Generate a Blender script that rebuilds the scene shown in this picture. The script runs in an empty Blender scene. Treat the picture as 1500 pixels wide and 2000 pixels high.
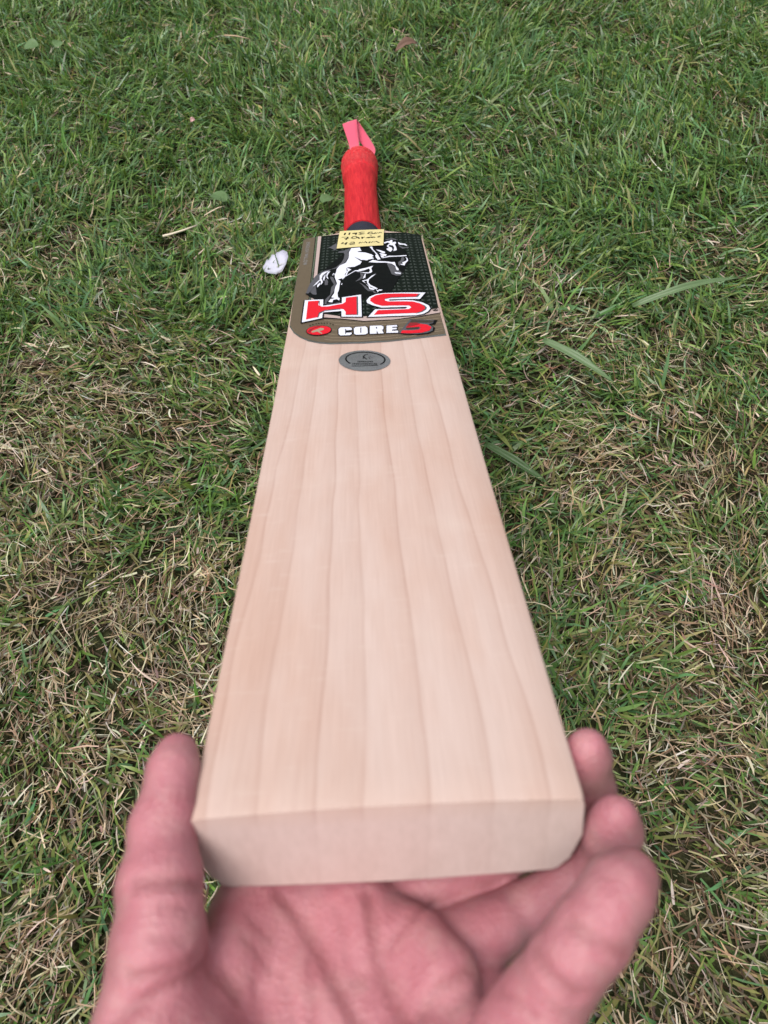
import bpy, bmesh, math, random
import numpy as np
from mathutils import Matrix, Vector

# ------------------------------------------------------------------ camera
PITCH = math.radians(58.0)          # below the horizon
CAM_H = 0.5637
sc = bpy.context.scene
C = sc.collection
cam_d = bpy.data.cameras.new('camera')
cam = bpy.data.objects.new('camera', cam_d)
C.objects.link(cam)
cam.location = (0, 0, CAM_H)
cam.rotation_euler = (math.pi / 2 - PITCH, 0, 0)
cam_d.sensor_fit = 'VERTICAL'
cam_d.sensor_height = 36.0
cam_d.lens = 25.2
cam_d.clip_start = 0.01
cam_d.clip_end = 200.0
cam_d.dof.use_dof = True
cam_d.dof.focus_distance = 0.60
cam_d.dof.aperture_fstop = 11.5
sc.camera = cam

# ------------------------------------------------------------------ daylight (soft, overcast evening)
SUN_EL, SUN_AZ = math.radians(70), math.radians(235)
world = bpy.data.worlds.new('World')
sc.world = world
world.use_nodes = True
wn, wl = world.node_tree.nodes, world.node_tree.links
bg = wn['Background']
sky = wn.new('ShaderNodeTexSky')
sky.sky_type = 'NISHITA'
sky.sun_disc = False
sky.sun_elevation = SUN_EL
sky.sun_rotation = SUN_AZ
sky.air_density = 1.0
sky.dust_density = 4.0
sky.ozone_density = 1.0
hs = wn.new('ShaderNodeHueSaturation')       # cloud cover takes most of the blue out
hs.inputs['Saturation'].default_value = 0.30
wl.new(sky.outputs[0], hs.inputs['Color'])
wl.new(hs.outputs[0], bg.inputs['Color'])
bg.inputs['Strength'].default_value = 0.078
sun_d = bpy.data.lights.new('sun', 'SUN')
sun_d.energy = 1.7
sun_d.angle = math.radians(35)
sun_d.color = (1.0, 0.93, 0.89)
sun = bpy.data.objects.new('sun', sun_d)
C.objects.link(sun)
sv = Vector((math.sin(SUN_AZ) * math.cos(SUN_EL), math.cos(SUN_AZ) * math.cos(SUN_EL), math.sin(SUN_EL)))
sun.rotation_euler = sv.to_track_quat('Z', 'Y').to_euler()
sun.location = sv * 5
sc.view_settings.view_transform = 'Standard'
sc.view_settings.look = 'None'
sc.view_settings.exposure = 1.0
sc.view_settings.gamma = 1.0

# ------------------------------------------------------------------ helpers
def tag(o, label=None, cat=None, group=None, kind=None):
    for k, v in (('label', label), ('category', cat), ('group', group), ('kind', kind)):
        if v:
            o[k] = v
    return o

def link(name, me, m, parent=None, mat4=None):
    o = bpy.data.objects.new(name, me)
    C.objects.link(o)
    if m:
        me.materials.append(m)
    if parent:
        o.parent = parent
    if mat4 is not None:
        o.matrix_basis = mat4
    return o

def mesh_arrays(name, V, F, smooth=True):
    """V (n,3) floats, F (m,4) quads"""
    me = bpy.data.meshes.new(name)
    V = np.asarray(V, np.float32); F = np.asarray(F, np.int32)
    k = F.shape[1]
    me.vertices.add(len(V)); me.vertices.foreach_set('co', V.ravel())
    me.loops.add(F.size); me.loops.foreach_set('vertex_index', F.ravel())
    me.polygons.add(len(F))
    me.polygons.foreach_set('loop_start', np.arange(0, F.size, k, dtype=np.int32))
    me.polygons.foreach_set('loop_total', np.full(len(F), k, np.int32))
    me.polygons.foreach_set('use_smooth', np.full(len(F), smooth, bool))
    me.update(calc_edges=True)
    return me

def bm_mesh(name, bm, smooth=False):
    me = bpy.data.meshes.new(name)
    bm.to_mesh(me); bm.free()
    if smooth:
        me.polygons.foreach_set('use_smooth', np.full(len(me.polygons), True, bool))
    return me

def mat(name, col=(.5, .5, .5), rough=.5, metal=0.0, spec=.5):
    m = bpy.data.materials.new(name)
    m.use_nodes = True
    b = m.node_tree.nodes['Principled BSDF']
    b.inputs['Base Color'].default_value = (*col, 1)
    b.inputs['Roughness'].default_value = rough
    b.inputs['Metallic'].default_value = metal
    b.inputs['Specular IOR Level'].default_value = spec
    return m

class N:
    """small node-writing helper"""
    def __init__(s, m):
        s.t = m.node_tree; s.b = s.t.nodes['Principled BSDF']
    def n(s, typ, **kw):
        x = s.t.nodes.new(typ)
        for k, v in kw.items():
            if hasattr(x, k):
                setattr(x, k, v)
            else:
                x.inputs[k].default_value = v
        return x
    def l(s, a, b):
        s.t.links.new(a, b)
    def math(s, op, a, b=None, c=None, clamp=False):
        x = s.t.nodes.new('ShaderNodeMath'); x.operation = op; x.use_clamp = clamp
        for i, v in enumerate((a, b, c)):
            if v is None: continue
            if isinstance(v, (int, float)): x.inputs[i].default_value = v
            else: s.l(v, x.inputs[i])
        return x.outputs[0]
    def mix(s, fac, a, b, typ='MIX'):
        x = s.t.nodes.new('ShaderNodeMix'); x.data_type = 'RGBA'; x.blend_type = typ
        for i, v in ((0, fac), (6, a), (7, b)):
            if isinstance(v, (int, float)): x.inputs[i].default_value = v
            elif isinstance(v, tuple): x.inputs[i].default_value = (*v, 1)
            else: s.l(v, x.inputs[i])
        return x.outputs[2]
    def noise(s, vec, scale, detail=3, rough=.5):
        x = s.n('ShaderNodeTexNoise'); x.inputs['Scale'].default_value = scale
        x.inputs['Detail'].default_value = detail; x.inputs['Roughness'].default_value = rough
        if vec is not None: s.l(vec, x.inputs['Vector'])
        return x.outputs['Fac']
    def mapping(s, vec, scale, loc=(0, 0, 0)):
        x = s.n('ShaderNodeMapping'); x.inputs['Scale'].default_value = scale; x.inputs['Location'].default_value = loc
        s.l(vec, x.inputs['Vector']); return x.outputs[0]
    def ramp(s, fac, stops, interp='LINEAR'):
        x = s.t.nodes.new('ShaderNodeValToRGB'); r = x.color_ramp; r.interpolation = interp
        while len(r.elements) > 1: r.elements.remove(r.elements[-1])
        for i, (p, c) in enumerate(stops):
            e = r.elements[0] if i == 0 else r.elements.new(p)
            e.position = p; e.color = (*c, 1)
        s.l(fac, x.inputs[0]); return x.outputs[0]
    def obj(s):
        return s.n('ShaderNodeTexCoord').outputs['Object']
    def bump(s, h, strength, dist):
        x = s.n('ShaderNodeBump'); x.inputs['Strength'].default_value = strength; x.inputs['Distance'].default_value = dist
        s.l(h, x.inputs['Height']); s.l(x.outputs[0], s.b.inputs['Normal'])

# ------------------------------------------------------------------ frame of the bat
# columns: across the face, along the blade from the toe, out of the face - measured against the camera's own axes, then fixed in the world
BX = np.array([[0.99868312, -0.03600759, -0.03656823],
               [0.05072085, 0.58588165, 0.80922022],
               [0.00770826, 0.81000935, -0.58693645]])
BT = np.array([0.00086462, -0.08079831, 0.19506052])
cp, sp_ = math.cos(PITCH), math.sin(PITCH)
CW = np.array([[1, 0, 0], [0, sp_, cp], [0, cp, -sp_]])      # camera (right, up, forward) -> world
RW = CW @ BX
TW = CW @ BT + np.array([0, 0, CAM_H])
BAT = Matrix(((*RW[0], TW[0]), (*RW[1], TW[1]), (*RW[2], TW[2]), (0, 0, 0, 1)))

def ground_at(x, y, h=0.0):
    """spot on the lawn that the picture shows at x, y (pixels of the 1500 x 2000 photograph)"""
    r = CW @ np.array([(x - 750) / 1400, (1000 - y) / 1400, 1.0])
    s = (h - CAM_H) / r[2]
    return np.array([r[0] * s, r[1] * s, h])

L_BLADE = 0.565
def face_w(u, v):
    s = np.clip(v / L_BLADE, 0, 1.05)
    return -0.0045 * 4 * s * (1 - s) + 0.0016 * (1 - (u / 0.054) ** 2)

# ------------------------------------------------------------------ ground
rng = np.random.default_rng(7)
m = mat('soil_and_thatch', (.1, .08, .05), .95, 0, .1)
k = N(m); oc = k.obj()
n1 = k.noise(oc, 9, 4, .6); n2 = k.noise(oc, 160, 5, .7); n3 = k.noise(oc, 2.0, 3, .5)
c1 = k.ramp(n2, [(.3, (.010, .008, .005)), (.5, (.028, .021, .013)), (.72, (.075, .055, .035))])
c2 = k.ramp(n2, [(.3, (.014, .026, .008)), (.55, (.045, .078, .024)), (.75, (.10, .13, .055))])
dist = k.n('ShaderNodeVectorMath', operation='LENGTH'); k.l(oc, dist.inputs[0])
far = k.n('ShaderNodeMapRange'); k.l(dist.outputs['Value'], far.inputs[0])
far.inputs[1].default_value = 1.6; far.inputs[2].default_value = 2.4
k.l(k.mix(far.outputs[0], k.mix(k.math('MULTIPLY', n1, .6), c1, c2), c2), k.b.inputs['Base Color'])
k.bump(n2, .8, .01)
gx = np.concatenate([np.linspace(-60, -3, 8), np.linspace(-2.5, 2.5, 81), np.linspace(3, 60, 8)])
GX, GY = np.meshgrid(gx, gx + 0.7)
hs_ = np.random.default_rng(3)
ph = hs_.uniform(0, 6.28, (6, 2)); fr = hs_.uniform(4, 16, (6, 2)) * hs_.choice([-1, 1], (6, 2))
def lawn_h(x, y):
    z = 0
    for i in range(6):
        z = z + .0022 * np.sin(fr[i, 0] * x + ph[i, 0]) * np.sin(fr[i, 1] * y + ph[i, 1])
    return z * np.clip(3 - np.abs(x), 0, 1) * np.clip(3.5 - np.abs(y - .7), 0, 1)
GZ = lawn_h(GX, GY)
nn = len(gx)
idx = np.arange(nn * nn).reshape(nn, nn)
F = np.stack([idx[:-1, :-1], idx[:-1, 1:], idx[1:, 1:], idx[1:, :-1]], -1).reshape(-1, 4)
tag(link('ground', mesh_arrays('ground', np.stack([GX, GY, GZ], -1).reshape(-1, 3), F), m), kind='structure')

# ------------------------------------------------------------------ lawn
class VNoise:
    def __init__(s, seed, n=64):
        s.g = np.random.default_rng(seed).random((n, n)); s.n = n
    def __call__(s, x, y):
        n = s.n
        xi = np.floor(x).astype(int); yi = np.floor(y).astype(int); fx = x - xi; fy = y - yi
        fx = fx * fx * (3 - 2 * fx); fy = fy * fy * (3 - 2 * fy)
        g = lambda a, b: s.g[a % n, b % n]
        return (g(xi, yi) * (1 - fx) + g(xi + 1, yi) * fx) * (1 - fy) + (g(xi, yi + 1) * (1 - fx) + g(xi + 1, yi + 1) * fx) * fy
vn1, vn2, vn3 = VNoise(1), VNoise(2), VNoise(5)
# worn, yellowed places and lusher ones (x, y on the lawn in metres, radius, strength)
WORN = []
for px, py, r, s in ((1400, 1180, .085, .62), (1340, 1420, .05, .25), (1350, 1820, .09, .7), (1250, 1960, .06, .5), (140, 1470, .10, .55), (60, 1900, .06, .35),
                     (1130, 880, .06, .35), (60, 880, .08, .4), (220, 800, .09, .5), (340, 1180, .07, .3), (1010, 480, .06, .4), (130, 720, .07, .3), (1390, 900, .06, .35),
                     (380, 410, .06, .3), (1150, 1120, .07, .35), (100, 1150, .08, .35), (330, 1330, .06, .4), (1060, 620, .05, .25), (1300, 640, .06, .2), (60, 480, .1, .25),
                     (700, 130, .05, .1), (1460, 1550, .05, .3), (1100, 700, .05, .2),
                     (470, 620, .07, -.25), (40, 1720, .045, -.35), (1010, 900, .04, -.2), (1200, 560, .07, -.2), (1250, 1330, .05, -.25), (420, 960, .06, -.2), (1120, 300, .2, -.2), (300, 200, .25, -.15)):
    p = ground_at(px, py, .015); WORN.append((p[0], p[1], r, s))
def dryness(x, y):
    d = .31 - .25 * np.clip((y - .42) / .38, 0, 1)
    d = d + .24 * (vn1(x * 13 + 11, y * 13 + 5) - .5) + .50 * (vn2(x * 42, y * 42 + 9) - .5)
    for px, py, r, s in WORN:
        d = d + .62 * s * np.exp(-((x - px) ** 2 + (y - py) ** 2) / (r * r))
    return np.clip(d, .015, .72)

GRIP_A = (BAT @ Vector((0, .60, -.016))); GRIP_B = (BAT @ Vector((0, .875, .006)))
def grip_clear(x, y):
    """height left free under the handle, large elsewhere"""
    a = np.array(GRIP_A[:]); b = np.array(GRIP_B[:]); d = b - a
    t = np.clip(((x - a[0]) * d[0] + (y - a[1]) * d[1]) / (d[0] ** 2 + d[1] ** 2), 0, 1)
    r = np.hypot(x - a[0] - t * d[0], y - a[1] - t * d[1])
    return np.where(r < .026, np.maximum(a[2] + t * d[2] - .021, .004), 9.0)

def blades(bx, by, bz, az, L, W, lean, curl, twist, col, rows, seed):
    """ribbon blades: returns verts, faces, colours"""
    r = np.random.default_rng(seed)
    n = len(bx)
    t = np.linspace(0, 1, rows)[None, :]
    ang = lean[:, None] + curl[:, None] * t ** 1.3            # angle from vertical along the blade
    ds = L[:, None] / (rows - 1)
    am = (ang[:, 1:] + ang[:, :-1]) / 2
    az_t = az[:, None] + twist[:, None] * t
    azm = (az_t[:, 1:] + az_t[:, :-1]) / 2
    z0 = np.zeros((n, 1))
    X = bx[:, None] + np.concatenate([z0, np.cumsum(np.sin(am) * np.cos(azm) * ds, 1)], 1)
    Y = by[:, None] + np.concatenate([z0, np.cumsum(np.sin(am) * np.sin(azm) * ds, 1)], 1)
    Z = bz[:, None] + np.concatenate([z0, np.cumsum(np.cos(am) * ds, 1)], 1)
    Z = np.maximum(Z, bz[:, None] + .0012 + .0035 * r.random((n, 1)) * t)
    prof = np.interp(t[0], [0, .25, .6, .85, 1], [.75, 1, .9, .5, .06])[None, :] * W[:, None] / 2
    roll = (r.random((n, 1)) - .5) * 1.6
    sx = -np.sin(az_t); sy = np.cos(az_t)
    ca, sa = np.cos(roll), np.sin(roll)
    nx = -np.cos(ang) * np.cos(az_t); ny = -np.cos(ang) * np.sin(az_t); nz = np.sin(ang)
    ex = sx * ca + nx * sa; ey = sy * ca + ny * sa; ez = nz * sa
    P1 = np.stack([X + ex * prof, Y + ey * prof, Z + ez * prof], -1)
    P2 = np.stack([X - ex * prof, Y - ey * prof, Z - ez * prof], -1)
    V = np.stack([P1, P2], 2).reshape(n, rows * 2, 3)
    base = (np.arange(n) * rows * 2)[:, None, None]
    q = np.arange(rows - 1)[None, :, None] * 2 + np.array([0, 1, 3, 2])[None, None, :]
    F = (base + q).reshape(-1, 4)
    tipc = col * (1 + .25 * (r.random((n, 1)) - .4))
    cc = col[:, None, :] * (1 - t[..., None]) * .85 + tipc[:, None, :] * t[..., None]
    cc = np.repeat(cc[:, :, None, :], 2, 2).reshape(n, rows * 2, 3)
    return V.reshape(-1, 3), F, cc.reshape(-1, 3)

def pick(r, n, pal, jit):
    c = np.array(pal)[r.integers(0, len(pal), n)]
    return np.clip(c * (1 + jit * r.standard_normal((n, 1))) * (1 + .08 * r.standard_normal((n, 3))), .004, .75)
GREEN = [(.130, .238, .055), (.155, .262, .062), (.102, .196, .055), (.112, .215, .085), (.188, .275, .070), (.082, .162, .040), (.100, .215, .088)]
OLIVE = [(.24, .25, .088), (.31, .29, .12), (.19, .225, .078)]
STRAW = [(.58, .47, .32), (.68, .58, .42), (.46, .35, .23), (.50, .40, .28), (.36, .25, .155), (.62, .55, .44)]
BROWN = [(.15, .092, .052), (.10, .06, .036), (.20, .13, .08)]
DEN = {'a': (-1.15, 1.15, -.42, 1.85), 'b': (-2.3, 2.3, -1.1, 3.4)}
packs = []
def lay(reg, per_m2, seed, kind, rows):
    r = np.random.default_rng(seed)
    x0, x1, y0, y1 = DEN[reg]
    n = int((x1 - x0) * (y1 - y0) * per_m2)
    nt = max(n // 9, 1)
    tx = r.uniform(x0, x1, nt); ty = r.uniform(y0, y1, nt)          # tufts
    ti = r.integers(0, nt, n)
    sp = .006 if kind == 'green' else .012
    bx = tx[ti] + r.normal(0, sp, n); by = ty[ti] + r.normal(0, sp, n)
    if reg == 'b':
        a = DEN['a']; keep = ~((bx > a[0]) & (bx < a[1]) & (by > a[2]) & (by < a[3]))
        bx, by, ti = bx[keep], by[keep], ti[keep]
    else:                                                            # thin out towards the rim of the dense part
        e = np.minimum(np.minimum(bx - x0, x1 - bx), np.minimum(by - y0, y1 - by)); keep = r.random(len(bx)) < np.clip(.25 + e / .22, 0, 1)
        bx, by, ti = bx[keep], by[keep], ti[keep]
    d = dryness(bx, by); n = len(bx); u = r.random(n)
    lush = np.clip((by - .35) / .6, 0, 1)
    if kind == 'green':
        keep = u < np.clip(1.08 - d * 1.02, .08, 1)
    elif kind == 'straw':
        keep = u < np.clip(d * 1.25 + .03, 0, 1)
    else:
        keep = u < .25 + d
    bx, by, ti, d, lush = bx[keep], by[keep], ti[keep], d[keep], lush[keep]; n = len(bx)
    az = r.uniform(0, 2 * np.pi, n) * .75 + 6.28 * vn3(bx * 6, by * 6) * .9
    one = r.random(n)
    if kind == 'green':
        L = (.018 + .022 * r.random(n) ** 1.4) * (1 + .06 * lush) * (1 - .25 * d)
        W = (.0011 + .0020 * r.random(n) ** 1.3)
        wide = r.random(n) < .02; W[wide] *= 1.7; L[wide] *= 1.3
        lean = np.abs(r.normal(.85, .36, n)); curl = r.normal(.55, .45, n); tw = r.normal(0, .5, n)
        col = pick(r, n, GREEN, .2)
        ol = r.random(n) < .04 + .62 * d * (1 - .5 * lush); col[ol] = pick(r, int(ol.sum()), OLIVE, .2)
        z = lawn_h(bx, by) + r.uniform(-.002, .006, n)
    elif kind == 'straw':
        L = .009 + .021 * r.random(n) ** 1.4
        W = .0005 + .0009 * r.random(n) ** 1.6
        fl = r.random(n) < .10; W[fl] *= 1.8; L[fl] *= .7
        lean = r.uniform(.6, 1.65, n); curl = r.normal(.1, .6, n); tw = r.normal(0, .55, n)
        col = pick(r, n, STRAW, .22)
        br = r.random(n) < .18; col[br] = pick(r, int(br.sum()), BROWN, .25)
        z = lawn_h(bx, by) + r.uniform(.001, .017, n)
    else:                                                            # matted litter close to the soil
        L = .012 + .022 * r.random(n); W = .0008 + .0014 * r.random(n)
        lean = r.uniform(1.2, 1.75, n); curl = r.normal(0, .5, n); tw = r.normal(0, .9, n)
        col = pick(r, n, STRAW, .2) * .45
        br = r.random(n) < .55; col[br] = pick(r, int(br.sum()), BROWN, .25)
        z = lawn_h(bx, by) + r.uniform(.0, .005, n)
    cl = grip_clear(bx, by)
    under = cl < 1
    lean = np.where(under, 1.45, lean); L = np.where(under, np.minimum(L, .02), L); z = np.where(under, np.minimum(z, cl * .5), z); curl = np.where(under, 0, curl)
    packs.append(blades(bx, by, z, az, L, W, lean, curl, tw, col, rows, seed + 50))
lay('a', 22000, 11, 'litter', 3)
lay('a', 60000, 12, 'green', 4)
lay('a', 50000, 13, 'straw', 4)
lay('b', 12000, 14, 'green', 3)
lay('b', 7000, 15, 'straw', 3)
gv, gf, gc, off = [], [], [], 0
for V_, F_, c_ in packs:
    gv.append(V_); gf.append(F_ + off); gc.append(c_); off += len(V_)
gme = mesh_arrays('grass', np.concatenate(gv), np.concatenate(gf))
ca_ = gme.attributes.new('tint', 'FLOAT_COLOR', 'POINT')
gc = np.concatenate(gc); ca_.data.foreach_set('color', np.concatenate([gc, np.ones((len(gc), 1))], 1).astype(np.float32).ravel())
m = mat('grass_blade', (.05, .09, .03), .38, 0, .5)
k = N(m)
at = k.n('ShaderNodeAttribute', attribute_name='tint')
k.l(at.outputs['Color'], k.b.inputs['Base Color'])
tr = k.n('ShaderNodeBsdfTranslucent'); k.l(k.mix(1.0, at.outputs['Color'], (1.0, 1.1, .6), 'MULTIPLY'), tr.inputs['Color'])
mx = k.n('ShaderNodeMixShader'); mx.inputs[0].default_value = .32
k.l(k.b.outputs[0], mx.inputs[1]); k.l(tr.outputs[0], mx.inputs[2])
k.l(mx.outputs[0], k.t.nodes['Material Output'].inputs['Surface'])
M_GRASS = m
tag(link('grass', gme, m), 'short lawn grass, green blades mixed with dry straw', 'grass', kind='stuff')
print('grass tris', len(gme.polygons) * 2)
packs = gv = gf = gc = None

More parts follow.
